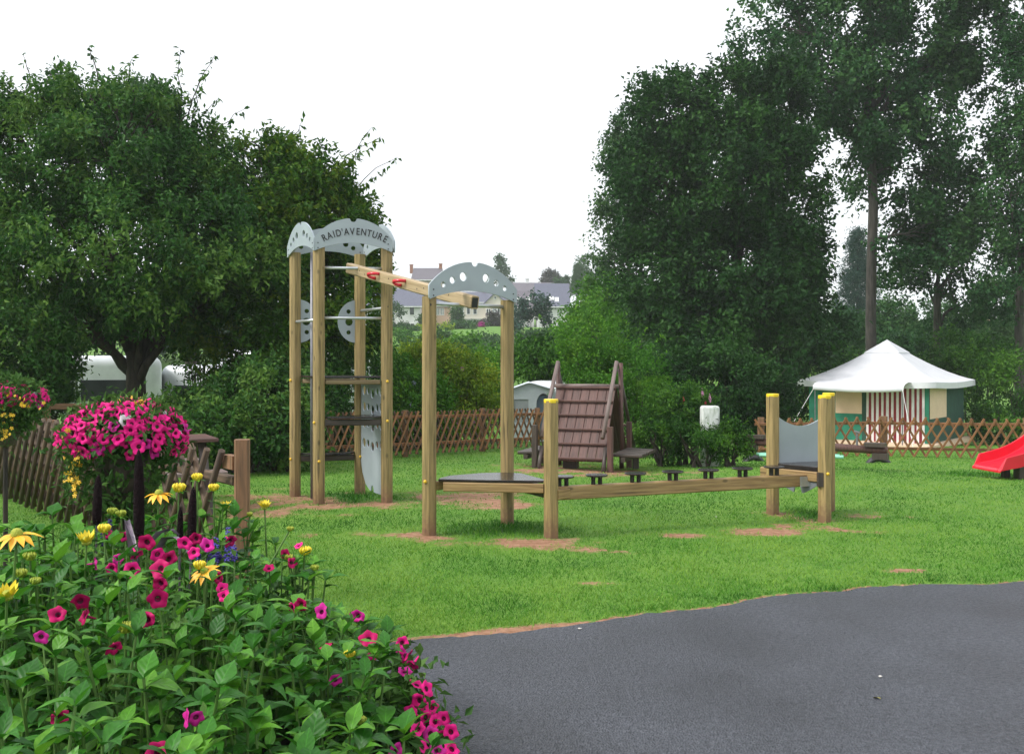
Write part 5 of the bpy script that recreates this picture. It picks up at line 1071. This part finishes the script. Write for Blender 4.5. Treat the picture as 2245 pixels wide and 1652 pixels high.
BED = [(-.02, 1.9), (-.10, 2.6), (-.17, 3.2), (-.26, 3.7), (-.44, 4.25), (-.68, 4.75), (-1.0, 5.25), (-1.45, 5.62), (-2.0, 5.75), (-2.7, 5.65), (-3.6, 5.2)]
BX = [p[0] for p in BED]
def bed_in(x, y):         # rough distance inside the right/back edge
    best = 9
    for (x0, y0), (x1, y1) in zip(BED[:-1], BED[1:]):
        dx, dy = x1 - x0, y1 - y0; L_ = math.hypot(dx, dy); t = max(0, min(1, ((x - x0) * dx + (y - y0) * dy) / (L_ * L_))); px, py = x0 + dx * t, y0 + dy * t
        dd = math.hypot(x - px, y - py); sgn = 1 if (dx * (y - y0) - dy * (x - x0)) > 0 else -1
        if dd < abs(best): best = dd * sgn
    return best
m = MB(); nb = 26; vs = []
for j in range(nb):
    for i in range(nb):
        x_ = -4.0 + 4.2 * i / (nb - 1); y_ = 1.6 + 4.4 * j / (nb - 1); e = bed_in(x_, y_); vs.append((x_, y_, min(.16, max(-.05, e * .5)) + .012))
fs = [(j * nb + i, j * nb + i + 1, (j + 1) * nb + i + 1, (j + 1) * nb + i) for j in range(nb - 1) for i in range(nb - 1)]
m.add(vs, fs); tag(m.build("flower_bed_soil", M['soil'], None, None, True), "raised dark planting soil of the foreground flower bed", None, None, "structure")
# leaf shapes
def leaf_shape(L_, W_, bend, fold, twist=0.0, mat_=None, npts=6, wave=.0):
    vs = []; fs = []
    prof = [0, .55, .92, 1.0, .72, .38, 0] if npts == 6 else None
    for i, pw in enumerate(prof):
        t = i / 6; a = bend * t; y_ = L_ * (math.sin(a) / bend if abs(bend) > 1e-3 else t); z_ = -L_ * ((1 - math.cos(a)) / bend if abs(bend) > 1e-3 else 0)
        hw_ = max(pw, .02) * W_ / 2; wz = wave * math.sin(t * 9)
        for sx in (-1, 0, 1):
            vs.append((sx * hw_, y_, z_ + (fold * hw_ if sx else 0) + wz * sx))
    for i in range(6):
        for k in (0, 1): fs.append((i * 3 + k, i * 3 + k + 1, i * 3 + k + 4, i * 3 + k + 3))
    m = MB(); m.add(vs, fs); me = m.mesh("leaf", mat_ or M['rl'], True); return me
LEAF = [leaf_shape(.125, .058, .7, .25, wave=.002), leaf_shape(.105, .052, 1.1, .35, wave=.003), leaf_shape(.095, .048, .35, .15), leaf_shape(.135, .055, 1.4, .2, wave=.003), leaf_shape(.085, .042, .9, .4), leaf_shape(.115, .062, .5, .05, wave=.004)]
def place_leaf(par, p, az, el, sc_=1.0, roll=0.0, me=None):
    Ml = Matrix.Translation(p) @ Matrix.Rotation(az, 4, 'Z') @ Matrix.Rotation(el, 4, 'X') @ Matrix.Rotation(roll, 4, 'Y') @ Matrix.Diagonal((sc_ * rnd.uniform(.75, 1.2), sc_, sc_ * rnd.uniform(.6, 1.5), 1))
    return inst("leaf", me or LEAF[rnd.randrange(len(LEAF))], par, Ml)
# flower heads
def petal_mesh(name, L_, W_, bend, mt):
    return leaf_shape(L_, W_, bend, .3, 0, mt)
PET_G = petal_mesh("petal", .058, .021, .55, M['gold']); PET_L = petal_mesh("petal", .042, .017, -.5, M['lemon'])
dm = MB(); dm.lathe([(.0005, .020), (.008, .0185), (.014, .013), (.017, .004), (.016, -.004), (.006, -.010), (.0005, -.011)][::-1], 12); DISC = dm.mesh("disc", M['disc'], True)
bdm = MB()
for k in range(14):
    a = k * 2.39996; rr_ = .004 + .011 * (k / 14) ** .5; q = Vector((rr_ * math.cos(a), rr_ * math.sin(a), 0)); bdm.tube([q + Vector((0, 0, -.004)), q * 1.35 + Vector((0, 0, .010)), q * 1.0 + Vector((0, 0, .020 - .25 * rr_))], [.0035, .0042, .0015], 5)
bdm.lathe([(.0005, -.012), (.012, -.008), (.015, 0), (.010, .009), (.0005, .012)], 10); BUD = bdm.mesh("bud", M['lime'], True)
BUDY = BUD.copy(); BUDY.materials.clear(); BUDY.materials.append(M['lemon'])
def yellow_head(par, p, kind, sc_, tilt=0.0, az=0.0):
    Mh = Matrix.Translation(p) @ Matrix.Rotation(az, 4, 'Z') @ Matrix.Rotation(tilt, 4, 'X') @ Matrix.Scale(sc_, 4)
    if kind in ('bud', 'budy'):
        h = inst("bud", BUD if kind == 'bud' else BUDY, par, Mh)
        for k in range(6): place = Mh @ Matrix.Rotation(k * 1.047 + .3, 4, 'Z') @ Matrix.Translation((0, .010, -.008)) @ Matrix.Scale(.26, 4); inst("sepal", LEAF[2], h, place)
        return h
    h = inst("flower_head", DISC, par, Mh); n_ = 12 if kind == 'gold' else 15
    for k in range(n_):
        el = rnd.uniform(-.35, .15) if kind == 'gold' else rnd.uniform(.55, .95)
        inst("petal", PET_G if kind == 'gold' else PET_L, h, Mh @ Matrix.Rotation(k * 2 * math.pi / n_ + rnd.uniform(-.12, .12), 4, 'Z') @ Matrix.Translation((0, .011, 0)) @ Matrix.Rotation(el, 4, 'X') @ Matrix.Rotation(rnd.uniform(-.3, .3), 4, 'Y') @ Matrix.Scale(rnd.uniform(.85, 1.1), 4))
    return h
def stem_path(b, t, rr): 
    b = Vector(b); t = Vector(t); j = Vector((rr.uniform(-.03, .03), rr.uniform(-.03, .03), 0)); return [b, b.lerp(t, .35) + j, b.lerp(t, .7) + j * .8, t]
GRP = "leafy coneflower plants in the foreground bed"
def cone_plant(x, y, hgt, heads, label, nst=5, dens=9, spread=.13):
    zb_ = max(0, min(.16, bed_in(x, y) * .5)); o = empty("coneflower_plant", (x, y, zb_), label, "plant", GRP); ms = MB()
    tops = []
    for (hp, kind, sc_, tilt) in heads: tops.append((Vector(hp), kind, sc_, tilt))
    for k in range(nst):
        a = rnd.uniform(0, 6.283); q = spread * math.sqrt(rnd.random()) * 1.15; tops.append((Vector((x + q * math.cos(a), y + q * math.sin(a), zb_ + hgt * rnd.uniform(.72, 1.0))), None, 1, 0))
    for (t, kind, sc_, tilt) in tops:
        b = Vector((x + (t.x - x) * .35, y + (t.y - y) * .35, zb_ - .03)); pth = stem_path(b, t, rnd); ms.tube(pth, [.006, .0055, .005, .004], 6, 0, False)
        L_ = (t - b).length; nl = dens if kind is None else max(4, dens - 4); top = 1.0 if kind is None else .80
        for i in range(nl):
            f = .16 + (top - .16) * (i + rnd.random() * .5) / nl; p = pth[0].lerp(pth[3], f)
            az = i * 2.4 + rnd.uniform(-.5, .5); el = rnd.uniform(.05, .6) + (.35 if f > .85 else 0); place_leaf(o, p, az, el, rnd.uniform(.7, 1.22) * (1.0 if f < .8 else .85), rnd.uniform(-.35, .35))
        if kind is None:
            for i in range(3): place_leaf(o, pth[3], i * 2.1 + rnd.uniform(-.3, .3), rnd.uniform(.6, 1.1), rnd.uniform(.75, 1.05), 0)
        else: yellow_head(o, t, kind, sc_, tilt, rnd.uniform(-.6, .6) if abs(tilt) < .8 else 0)
    ms.build("stems", M['stem'], o, None, True); return o
def at(u, v, d): return P(u, v, d)
# plants that carry the blooms one can point at: (bloom pixel, depth, kind, scale, tilt), label
blooms = [
 ([(37, 1172, 3.55, 'gold', 1.25, .15)], "coneflower with the largest flat golden bloom at the left edge"),
 ([(190, 1188, 4.0, 'lemon', 1.15, .25), (228, 1160, 4.2, 'budy', 1.3, 0)], "coneflower with a half-open yellow bloom and a bud, left of the dark spikes"),
 ([(348, 1082, 4.9, 'gold', 1.15, .1), (392, 1071, 5.0, 'budy', 1.6, 0)], "coneflower with a golden bloom rising in front of the flower basket"),
 ([(432, 1047, 5.15, 'budy', 1.35, 0), (468, 1070, 5.1, 'budy', 1.3, 0)], "coneflower with two round yellow buds by the fence end post"),
 ([(497, 1111, 5.2, 'lemon', .85, .1), (548, 1128, 5.2, 'bud', .8, 0)], "coneflower with a small yellow bloom below the fence end post"),
 ([(580, 1112, 5.2, 'lemon', 1.0, .1)], "coneflower with an upright yellow bloom at the back corner of the bed"),
 ([(246, 1122, 5.0, 'bud', 1.25, 0), (266, 1127, 4.9, 'bud', 1.2, 0)], "coneflower with a pair of lime buds under the flower basket"),
 ([(15, 1308, 3.2, 'lemon', 1.15, .2)], "coneflower with a yellow bloom cut by the left edge"),
 ([(448, 1252, 3.7, 'gold', .9, .5), (437, 1240, 3.7, 'budy', 1.1, 0)], "coneflower with drooping yellow petals below the blue salvia"),
 ([(668, 1209, 4.4, 'budy', 1.35, 0), (690, 1245, 4.35, 'bud', .9, 0), (634, 1225, 4.4, 'bud', 1.2, 0)], "coneflower with a cluster of yellow buds on the right edge of the bed"),
 ([(275, 1378, 3.2, 'bud', 1.25, 0)], "coneflower with a single lime bud in the middle of the leaves"),
 ([(66, 1221, 3.7, 'bud', 1.15, 0), (46, 1258, 3.6, 'bud', 1.1, 0), (78, 1275, 3.5, 'bud', .9, 0)], "coneflower with three lime buds near the left edge"),
 ([(766, 1436, 3.5, 'budy', 1.0, 0)], "coneflower with a yellow bud among broad leaves near the asphalt"),
 ([(790, 1580, 3.1, 'bud', .9, 0)], "coneflower with a small lime bud at the bottom beside the asphalt"),
 ([(320, 1202, 4.3, 'bud', 1.1, 0), (636, 1160, 4.6, 'bud', .8, 0)], "coneflower with tiny lime buds beside the dark spikes"),
]
for hs_, lab in blooms:
    h0 = hs_[0]; q = P(h0[0], h0[1], h0[2]); heads = [(tuple(P(u, v, d)), k, s_, t_) for (u, v, d, k, s_, t_) in hs_]
    cone_plant(q.x, q.y, max(.35, min(q.z * .80, .72)), heads, lab, 4, 8)
# leafy fill
placed = []
tries = 0
while len(placed) < 92 and tries < 6000:
    tries += 1; y_ = rnd.uniform(2.15, 5.5); x_ = rnd.uniform(-.62 * y_, .1); e = bed_in(x_, y_)
    if e < .10 or any((x_ - a) ** 2 + (y_ - b) ** 2 < .20 ** 2 for a, b in placed): continue
    u_ = U0 + x_ / y_ * F; 
    lowz = 200 < u_ < 470 and 3.75 < y_ < 4.7
    placed.append((x_, y_)); h_ = bed_h(x_, y_) * rnd.uniform(.82, 1.02) * (.62 if lowz else 1) - .02
    cone_plant(x_, y_, h_, (), "leafy green coneflower plant without open bloom in the foreground bed", 5, 11, .14)
# petunias: five-lobed trumpet
def petunia_mesh(mt, name="flower", seed=0):
    m = MB(); n_ = 20; rq = random.Random(seed); jz = [rq.uniform(-.005, .006) for _ in range(5)]; jr = [rq.uniform(.86, 1.1) for _ in range(5)]
    def ring(r_, z_, lob=0.0, ph=0): return [((r_ * (1 + lob * math.cos(5 * (2 * math.pi * k / n_)))) * math.cos(2 * math.pi * k / n_), (r_ * (1 + lob * math.cos(5 * (2 * math.pi * k / n_)))) * math.sin(2 * math.pi * k / n_), z_ + .004 * lob * 8 * math.cos(5 * (2 * math.pi * k / n_))) for k in range(n_)]
    rs = [ring(.003, -.035), ring(.006, -.012), ring(.011, -.002), ring(.024, .004, .03), ring(.034, .001, .11)]
    for ri, wgt in ((3, .5), (4, 1.0)):
        for k in range(n_):
            q = (k / n_ * 5 + .5) % 5; i0 = int(q) % 5; x_, y_, z_ = rs[ri][k]; g = 1 + (jr[i0] - 1) * wgt; rs[ri][k] = (x_ * g, y_ * g, z_ + jz[i0] * wgt + .0015 * math.sin(k * 7.0) * wgt)
    vs = [p for r_ in rs for p in r_]; f1 = []; f2 = []
    for i in range(4):
        for k in range(n_): (f2 if i in (1,) else f1).append((i * n_ + k, i * n_ + (k + 1) % n_, (i + 1) * n_ + (k + 1) % n_, (i + 1) * n_ + k))
    m.add(vs, f1, 0); n0_ = len(m.v); m.f += f2; m.mi += [1] * len(f2)
    return m.mesh(name, [mt, M['throat']], True)
class _Pick(dict):
    def __getitem__(s, k): return rnd.choice(dict.__getitem__(s, k))
PETU = _Pick({k: [petunia_mesh(M[k], "flower", sd2) for sd2 in range(4)] for k in ('pet_pink', 'pet_crim', 'pet_vio', 'pet_white')})
SM_LEAF = [leaf_shape(.05, .026, .8, .25), leaf_shape(.042, .02, .5, .2), leaf_shape(.058, .028, 1.2, .3)]
def facing(p, nrm, sc_=1.0, spin=0):
    nrm = Vector(nrm).normalized(); return frame(p, Vector(p) + nrm) @ Matrix.Rotation(spin, 4, 'Z') @ Matrix.Diagonal((sc_ * rnd.uniform(.8, 1.08), sc_ * rnd.uniform(.8, 1.08), sc_ * rnd.uniform(.8, 1.5), 1))
def small_foliage(par, pts, nrm, seed, n=6, ll=.05, lw=.026, name="foliage"):
    r = np.random.default_rng(seed); v, t = leaves(np.array(pts), nrmz(np.array(nrm)), r.random(len(pts)), r, n, .10, ll, lw, .2, .6)
    return put(bpy.data.objects.new(name, leaf_mesh(name, [(v, t)], M['L_petu'])), par)
M['L_petu'] = leafmat('leaf_petunia', (.030, .085, .020), (.055, .135, .028), (.10, .20, .04))
def petunia_plant(c, blooms_, label, spread=.12, nf=40, seed=0):
    zb_ = max(0, min(.16, bed_in(c[0], c[1]) * .5)); o = empty("petunia_plant", (c[0], c[1], zb_), label, "plant", "petunias in the foreground bed"); ms = MB()
    r = np.random.default_rng(seed); pts = []; nn_ = []
    for (p, mt, sc_, nr_) in blooms_:
        b = Vector((c[0] + rnd.uniform(-.04, .04), c[1] + rnd.uniform(-.04, .04), zb_ - .02)); ms.tube(stem_path(b, Vector(p) - Vector(nr_).normalized() * .034 * sc_, rnd), [.004, .0035, .003, .0025], 5, 0, False)
        inst("flower", PETU[mt], o, facing(p, nr_, sc_, rnd.uniform(0, 1.2)))
        for k in range(nf // max(1, len(blooms_))): q = rnd.random(); pp_ = b.lerp(Vector(p), q * .95); pts.append([pp_.x + rnd.gauss(0, .035), pp_.y + rnd.gauss(0, .035), pp_.z - .02 + rnd.gauss(0, .02)]); nn_.append([rnd.gauss(0, 1), rnd.gauss(0, 1), .6])
    ms.build("stems", M['stem'], o, None, True); small_foliage(o, pts, nn_, seed, 4); return o
def camn(p, j=.5): 
    v_ = (Vector((0, 0, H)) - Vector(p)).normalized(); return v_ + Vector((rnd.gauss(0, j), rnd.gauss(0, j), rnd.gauss(.1, j)))
pb = [  # (pixel blooms with depth), label
 ([(176, 1318, 3.35, 'pet_crim', 1.0), (186, 1350, 3.36, 'pet_crim', .8), (127, 1346, 3.3, 'pet_crim', .85)], "petunia with crimson blooms between leaves at left"),
 ([(346, 1312, 3.3, 'pet_crim', .9), (322, 1358, 3.25, 'pet_crim', .95), (352, 1278, 3.45, 'pet_crim', .8)], "petunia with crimson blooms in the middle of the bed"),
 ([(322, 1188, 4.0, 'pet_crim', 1.0), (345, 1215, 3.95, 'pet_pink', .9), (290, 1248, 3.9, 'pet_pink', 1.0), (352, 1245, 3.85, 'pet_crim', 1.05), (370, 1225, 3.9, 'pet_crim', 1.0), (300, 1215, 4.0, 'pet_pink', .8), (258, 1225, 4.0, 'pet_vio', .8)], "petunia clump at the foot of the dark spikes"),
 ([(425, 1210, 4.1, 'pet_pink', .9), (405, 1190, 4.2, 'pet_pink', .9), (430, 1180, 4.25, 'pet_crim', .8), (455, 1195, 4.15, 'pet_vio', .9), (505, 1185, 4.2, 'pet_crim', .9)], "petunia clump around the blue salvia"),
 ([(487, 1290, 3.8, 'pet_pink', .8), (478, 1265, 3.85, 'pet_crim', .8), (490, 1305, 3.75, 'pet_pink', .7)], "petunia with small pink blooms below the salvia"),
 ([(245, 1245, 4.0, 'pet_pink', .9), (208, 1235, 4.1, 'pet_vio', .8), (235, 1170, 4.5, 'pet_pink', .8), (270, 1175, 4.5, 'pet_pink', .8)], "petunia with pink blooms left of the dark spikes"),
 ([(130, 1570, 2.75, 'pet_crim', .8), (90, 1395, 3.1, 'pet_vio', .7)], "petunia with a crimson bloom low at left"),
 ([(410, 1575, 2.7, 'pet_vio', .8), (430, 1572, 2.7, 'pet_vio', .7)], "petunia with violet-pink blooms near the bottom"),
 ([(345, 1648, 2.6, 'pet_crim', .8), (250, 1420, 3.05, 'pet_crim', .7)], "petunia with crimson blooms at the bottom of the view"),
 ([(625, 1215, 4.5, 'pet_crim', .8), (640, 1232, 4.45, 'pet_crim', .9), (655, 1195, 4.5, 'pet_pink', .7), (590, 1245, 4.4, 'pet_crim', .7)], "petunia with crimson blooms beside the yellow bud cluster"),
 ([(705, 1340, 4.0, 'pet_vio', .9), (785, 1350, 4.05, 'pet_vio', .9), (660, 1325, 4.0, 'pet_crim', .8), (640, 1330, 4.0, 'pet_pink', .7)], "petunia with magenta blooms on the right slope of the bed"),
 ([(808, 1400, 3.85, 'pet_crim', 1.0), (815, 1435, 3.8, 'pet_pink', .8), (718, 1415, 3.7, 'pet_crim', .9), (735, 1490, 3.5, 'pet_vio', .8)], "petunia with crimson blooms facing the asphalt"),
]
for i, (bl, lab) in enumerate(pb):
    pts = [P(u, v, d - .10) for (u, v, d, _, _) in bl]; c = sum(pts, Vector()) / len(pts); petunia_plant((c.x, c.y), [(p, b[3], b[4], camn(p)) for p, b in zip(pts, bl)], lab, seed=200 + i)
# bright petunias trailing over the asphalt edge
trail = [(882, 1408, 3.95), (895, 1440, 3.9), (878, 1432, 3.92), (905, 1460, 3.85), (912, 1500, 3.72), (932, 1508, 3.7), (922, 1535, 3.65), (945, 1550, 3.62), (930, 1570, 3.58), (955, 1582, 3.56), (975, 1575, 3.58), (940, 1605, 3.5), (962, 1612, 3.5), (985, 1605, 3.5), (930, 1632, 3.45), (955, 1640, 3.42), (992, 1640, 3.45), (870, 1643, 3.3), (905, 1560, 3.55), (915, 1600, 3.5), (1000, 1665, 3.4), (890, 1475, 3.8), (975, 1660, 3.4)]
for g0, g1, lab in ((0, 5, "trailing pink petunia at the corner of bed and asphalt"), (5, 12, "trailing pink petunia halfway along the asphalt edge"), (12, 23, "trailing pink petunia nearest the bottom of the asphalt edge")):
    pts = [P(u + rnd.uniform(-4, 4), v + rnd.uniform(-4, 4), d) for (u, v, d) in trail[g0:g1]]; c = sum(pts, Vector()) / len(pts)
    petunia_plant((c.x - .12, c.y), [(p, 'pet_pink' if rnd.random() < .75 else 'pet_vio', rnd.uniform(.8, 1.0), camn(p, .45) + Vector((.35, 0, 0))) for p in pts], lab, nf=150, seed=230 + g0)
# salvia: blue spikes
def salvia(u, v0, v1, d, label, spikes):
    c = P(u, v1, d); zb_ = .12; o = empty("salvia_plant", (c.x, c.y, zb_), label, "plant", "blue salvia in the foreground bed"); ms = MB(); pts = []; nn_ = []
    for (su, sv0, sv1) in spikes:
        t = P(su + rnd.uniform(-6, 6), sv0, d + rnd.uniform(-.12, .12)); b = P(su, sv1, d + rnd.uniform(-.1, .1)); ms.tube([(c.x + (b.x - c.x) * .5, c.y, zb_ - .02), b, t], [.005, .004, .002], 5, 0, False)
        m = MB(); L_ = (t - b).length; nw = max(5, int(L_ / .013))
        for i in range(nw):
            p = b.lerp(t, i / (nw - 1)); k_ = 1 - .6 * (i / nw) ** 2
            for j in range(5):
                a = j * 1.2566 + i * .6; kk = .010 * k_ * rnd.uniform(.6, 1.25); e = p + Vector((math.cos(a) * kk, math.sin(a) * kk, rnd.uniform(-.003, .006))); m.tube([p, e, e + Vector((math.cos(a) * .006, math.sin(a) * .006, -.004))], [.0018, .0046 * k_, .0025], 5)
        m.build("flower_spike", M['salvia'], o, None, True)
        for k in range(8): q = rnd.random(); pp_ = Vector((c.x, c.y, zb_)).lerp(b, q); pts.append([pp_.x + rnd.gauss(0, .03), pp_.y + rnd.gauss(0, .03), pp_.z]); nn_.append([rnd.gauss(0, 1), rnd.gauss(0, 1), .5])
    ms.build("stems", M['stem'], o, None, True); small_foliage(o, pts, nn_, int(u), 5, .06, .026)
salvia(480, 1160, 1250, 4.15, "blue salvia with several spikes right of the dark grass spikes", [(497, 1158, 1236), (472, 1180, 1226), (455, 1198, 1252), (514, 1184, 1226), (436, 1214, 1250), (484, 1212, 1262)])
salvia(238, 1140, 1180, 4.8, "small blue salvia under the flower basket", [(236, 1140, 1185), (228, 1165, 1195)])
# ornamental millet: black spikes with arching purple leaves
def millet(spikes, label, leaves_=()):
    t0 = P(*spikes[0][:2], spikes[0][3]); o = empty("millet_plant", (t0.x, t0.y, .12), label, "plant", "dark millet spikes in the foreground bed")
    for (u, v0, v1, d, w_) in [(s[0], s[1], s[2], s[3], s[4]) for s in spikes]:
        t = P(u, v0, d); b = P(u + rnd.uniform(-6, 6), v1, d); m = MB(); r_ = w_ * d / F / 2
        m.tube([b.lerp(t, q) for q in (0, .05, .2, .5, .8, .93, 1)], [r_ * .4, r_ * .85, r_, r_ * .97, r_ * .8, r_ * .5, r_ * .12], 12)
        me_ = m.mesh("spike", M['millet'], True); inst("spike", me_, o, Matrix())
        m = MB(); m.tube([(b.x + rnd.uniform(-.03, .03), b.y, .10), b + Vector((0, 0, .01))], [.006, .005], 6); m.build("stem", M['millet_l'], o)
    for pts in leaves_:
        m = MB(); vs = []; n_ = len(pts)
        P3 = [P(*q) for q in pts]
        for i, p in enumerate(P3):
            w_ = .022 * (1 - abs(i / (n_ - 1) - .35) * 1.2); w_ = max(w_, .002); vs += [p + Vector((-w_ * .7, -w_ * .3, w_ * .3)), p + Vector((0, 0, -.003)), p + Vector((w_ * .7, w_ * .3, w_ * .3))]
        m.add(vs, [(i * 3 + k, i * 3 + k + 1, i * 3 + k + 4, i * 3 + k + 3) for i in range(n_ - 1) for k in (0, 1)]); m.build("blade", M['millet_l'], o, None, True)
millet([(304, 985, 1185, 4.35, 24)], "tallest dark millet spike in the bed, in front of the flower basket", [[(300, 1250, 4.3), (288, 1200, 4.3), (284, 1165, 4.28), (278, 1140, 4.3), (292, 1180, 4.25), (300, 1210, 4.2)]])
millet([(216, 1040, 1150, 4.75, 20)], "dark millet spike left of the flower basket's trailing stems")
millet([(396, 1112, 1190, 4.35, 14), (424, 1066, 1215, 4.3, 20)], "pair of dark millet spikes beside the blue salvia", [[(350, 1260, 4.3), (345, 1210, 4.3), (362, 1180, 4.28), (385, 1178, 4.25), (405, 1195, 4.2), (415, 1225, 4.18)], [(330, 1190, 4.3), (350, 1168, 4.3), (375, 1160, 4.28), (392, 1172, 4.3)]])
# ------------------------------------------------------------------ flower baskets on poles
def basket(u, v, d, ru, rv, label, nfl, seed, bidens, nb_):
    c = P(u, v, d); o = empty("flower_basket", (c.x, c.y, Z(c.x, c.y)), label, "flower basket", "petunia baskets on poles along the fence"); r = np.random.default_rng(seed)
    rx_, rz_ = ru * d / F, rv * d / F; ry_2 = rx_ * .85
    m = MB(); m.lathe([(.02, -rz_ - .26), (.07, -rz_ - .24), (.13, -rz_ - .08), (.16, -rz_ * .45), (.14, -rz_ * .43), (.02, -rz_ * .5)], 18); m.build("pot", M['darkwood'], o, Matrix.Translation(c))
    m = MB(); m.tube([(c.x, c.y, Z(c.x, c.y) - .1), (c.x, c.y, c.z - rz_ - .22)], .018, 8); m.build("pole", M['bark'], o)
    n = 760; dd = unit(r, n); dd[:, 2] = np.abs(dd[:, 2]) * 1.0 - .35 * (r.random(n) < .45); dd = nrmz(dd); rad = .50 + .40 * r.random(n); pos = np.array(c) + dd * [rx_, ry_2, rz_] * rad[:, None]
    pos2 = np.array(c) + np.stack([r.normal(0, rx_ * .40, n // 2), r.normal(0, ry_2 * .40, n // 2), -rz_ * .3 - r.random(n // 2) * rz_ * 2.0], -1); k_ = 1 - .55 * (np.array(c)[2] - rz_ * .3 - pos2[:, 2]) / (2.0 * rz_); pos2[:, :2] = np.array(c)[:2] + (pos2[:, :2] - np.array(c)[:2]) * k_[:, None]
    small_foliage(o, np.concatenate([pos, pos2]), np.concatenate([dd, nrmz(pos2 - np.array(c) + [0, 0, .2])]), seed, 7, .05, .026)
    i = 0; done = []
    while len(done) < nfl and i < 6000:
        i += 1; a = r.normal(size=3); a /= np.linalg.norm(a); 
        if a[2] < -.45: continue
        if a[2] < -.05 and r.random() < .55: continue
        p = np.array(c) + a * [rx_, ry_2, rz_] * (.95 + .15 * r.random())
        if a[1] > .55 or any(np.linalg.norm(p - q) < .034 for q in done): continue
        done.append(p); nv = Vector(a) + Vector((r.normal(0, .25), r.normal(0, .25) - .25, r.normal(.05, .25)))
        inst("flower", PETU['pet_white' if 0 <= len(done) - 40 < 3 and nb_ > 50 else 'pet_pink' if r.random() < .95 else 'pet_vio'], o, facing(Vector(p), nv, r.uniform(.9, 1.12), r.random()))
    for k in range(nb_):
        q = bidens[k % len(bidens)]; p = P(q[0] + r.normal(0, q[2]), q[1] + r.normal(0, q[3]), d - rx_ * .7 + r.normal(0, .05)) if len(q) < 5 else P(q[0] + r.normal(0, q[2]), q[1] + r.normal(0, q[3]), q[4])
        inst("small_yellow_flower", BID, o, facing(p, Vector((r.normal(0, .5), -1, r.normal(.4, .4))), r.uniform(.8, 1.2), r.random()))
    pts = []; 
    for q in bidens:
        for k in range(16): p = P(q[0] + r.normal(0, q[2]), q[1] + r.normal(0, q[3]), (d - rx_ * .65) if len(q) < 5 else q[4] + .03); pts.append(list(p))
    fo = small_foliage(o, pts, unit(r, len(pts)), seed + 1, 5, .035, .012, "trailing_foliage"); return o
m = MB()
for k in range(5): a = k * 1.2566; m.add([(0, 0, .002), (.011 * math.cos(a - .45), .011 * math.sin(a - .45), .0), (.015 * math.cos(a), .015 * math.sin(a), .001), (.011 * math.cos(a + .45), .011 * math.sin(a + .45), 0)], [(0, 1, 2, 3)])
BID = m.mesh("small_yellow_flower", mat('bidens_yellow', (.85, .52, .02), None, .5, 10))
basket(272, 955, 5.4, 128, 72, "round basket of bright pink petunias on a pole in front of the fence", 210, 301, [(160, 1010, 10, 14), (155, 1045, 7, 16), (165, 1075, 5, 12), (290, 876, 22, 6, 5.3), (165, 1030, 8, 20), (150, 950, 10, 10)], 62)
basket(12, 872, 7.4, 82, 30, "farther basket of pink petunias with trailing yellow flowers at the left edge", 120, 302, [(12, 905, 22, 10), (8, 945, 16, 16), (60, 885, 16, 6), (25, 870, 20, 5), (5, 925, 18, 14)], 70)
# ------------------------------------------------------------------ small litter on lawn and road
M['litter_leaf'] = mat('fallen_leaf', (.30, .30, .04), (.20, .16, .03), .6, 40); M['pebble'] = mat('pale_pebble', (.62, .60, .56), (.45, .43, .40), .8, 40)
def fallen(u, v, label, k):
    q = G(u, v); inst_ = place_leaf(None, q + Vector((0, 0, .012)), k, .05, .55, .2, leaf_shape(.10, .05, .6, .3, 0, M['litter_leaf'])); inst_.name = "fallen_leaf"; tag(inst_, label, "leaf")
fallen(1931, 1541, "small yellow-green fallen leaf on the asphalt right of centre", .4)
for i, (u, v, lab) in enumerate(((1271, 1383, "pale pebble where lawn meets asphalt"), (1930, 1492, "pale pebble on the asphalt above the fallen leaf"), (1570, 1135, "white speck of stone in the lawn below the balance beam"))):
    q = G(u, v); m = MB(); s_ = .010; r_ = random.Random(i)
    m.lathe([(.0005, -.3), (.7, -.25), (1.0, .05), (.75, .5), (.0005, .62)], 8); me_ = m.mesh("pebble", M['pebble'], True)
    for vv_ in me_.vertices: vv_.co *= r_.uniform(.8, 1.2)
    tag(inst("pebble", me_, None, Matrix.Translation(q + Vector((0, 0, .008))) @ Matrix.Rotation(i, 4, 'Z') @ Matrix.Diagonal((s_ * 1.3, s_, s_ * .8, 1))), lab, "pebble", "pale pebbles lying about")
# ------------------------------------------------------------------ damp air between the lawn and the houses
m = MB(); m.box((0, 285, 13.0), (1120, 700, 32.0))
hz = bpy.data.materials.new("damp_air"); hz.use_nodes = True; t_ = hz.node_tree; t_.nodes.clear()
pv = t_.nodes.new("ShaderNodeVolumePrincipled"); pv.inputs['Color'].default_value = (.93, .96, 1.0, 1); pv.inputs['Density'].default_value = .0006; pv.inputs['Anisotropy'].default_value = .2
ou = t_.nodes.new("ShaderNodeOutputMaterial"); t_.links.new(pv.outputs[0], ou.inputs['Volume'])
tag(m.build("haze", hz), "thin grey rain haze over the whole place", "haze", None, "stuff")
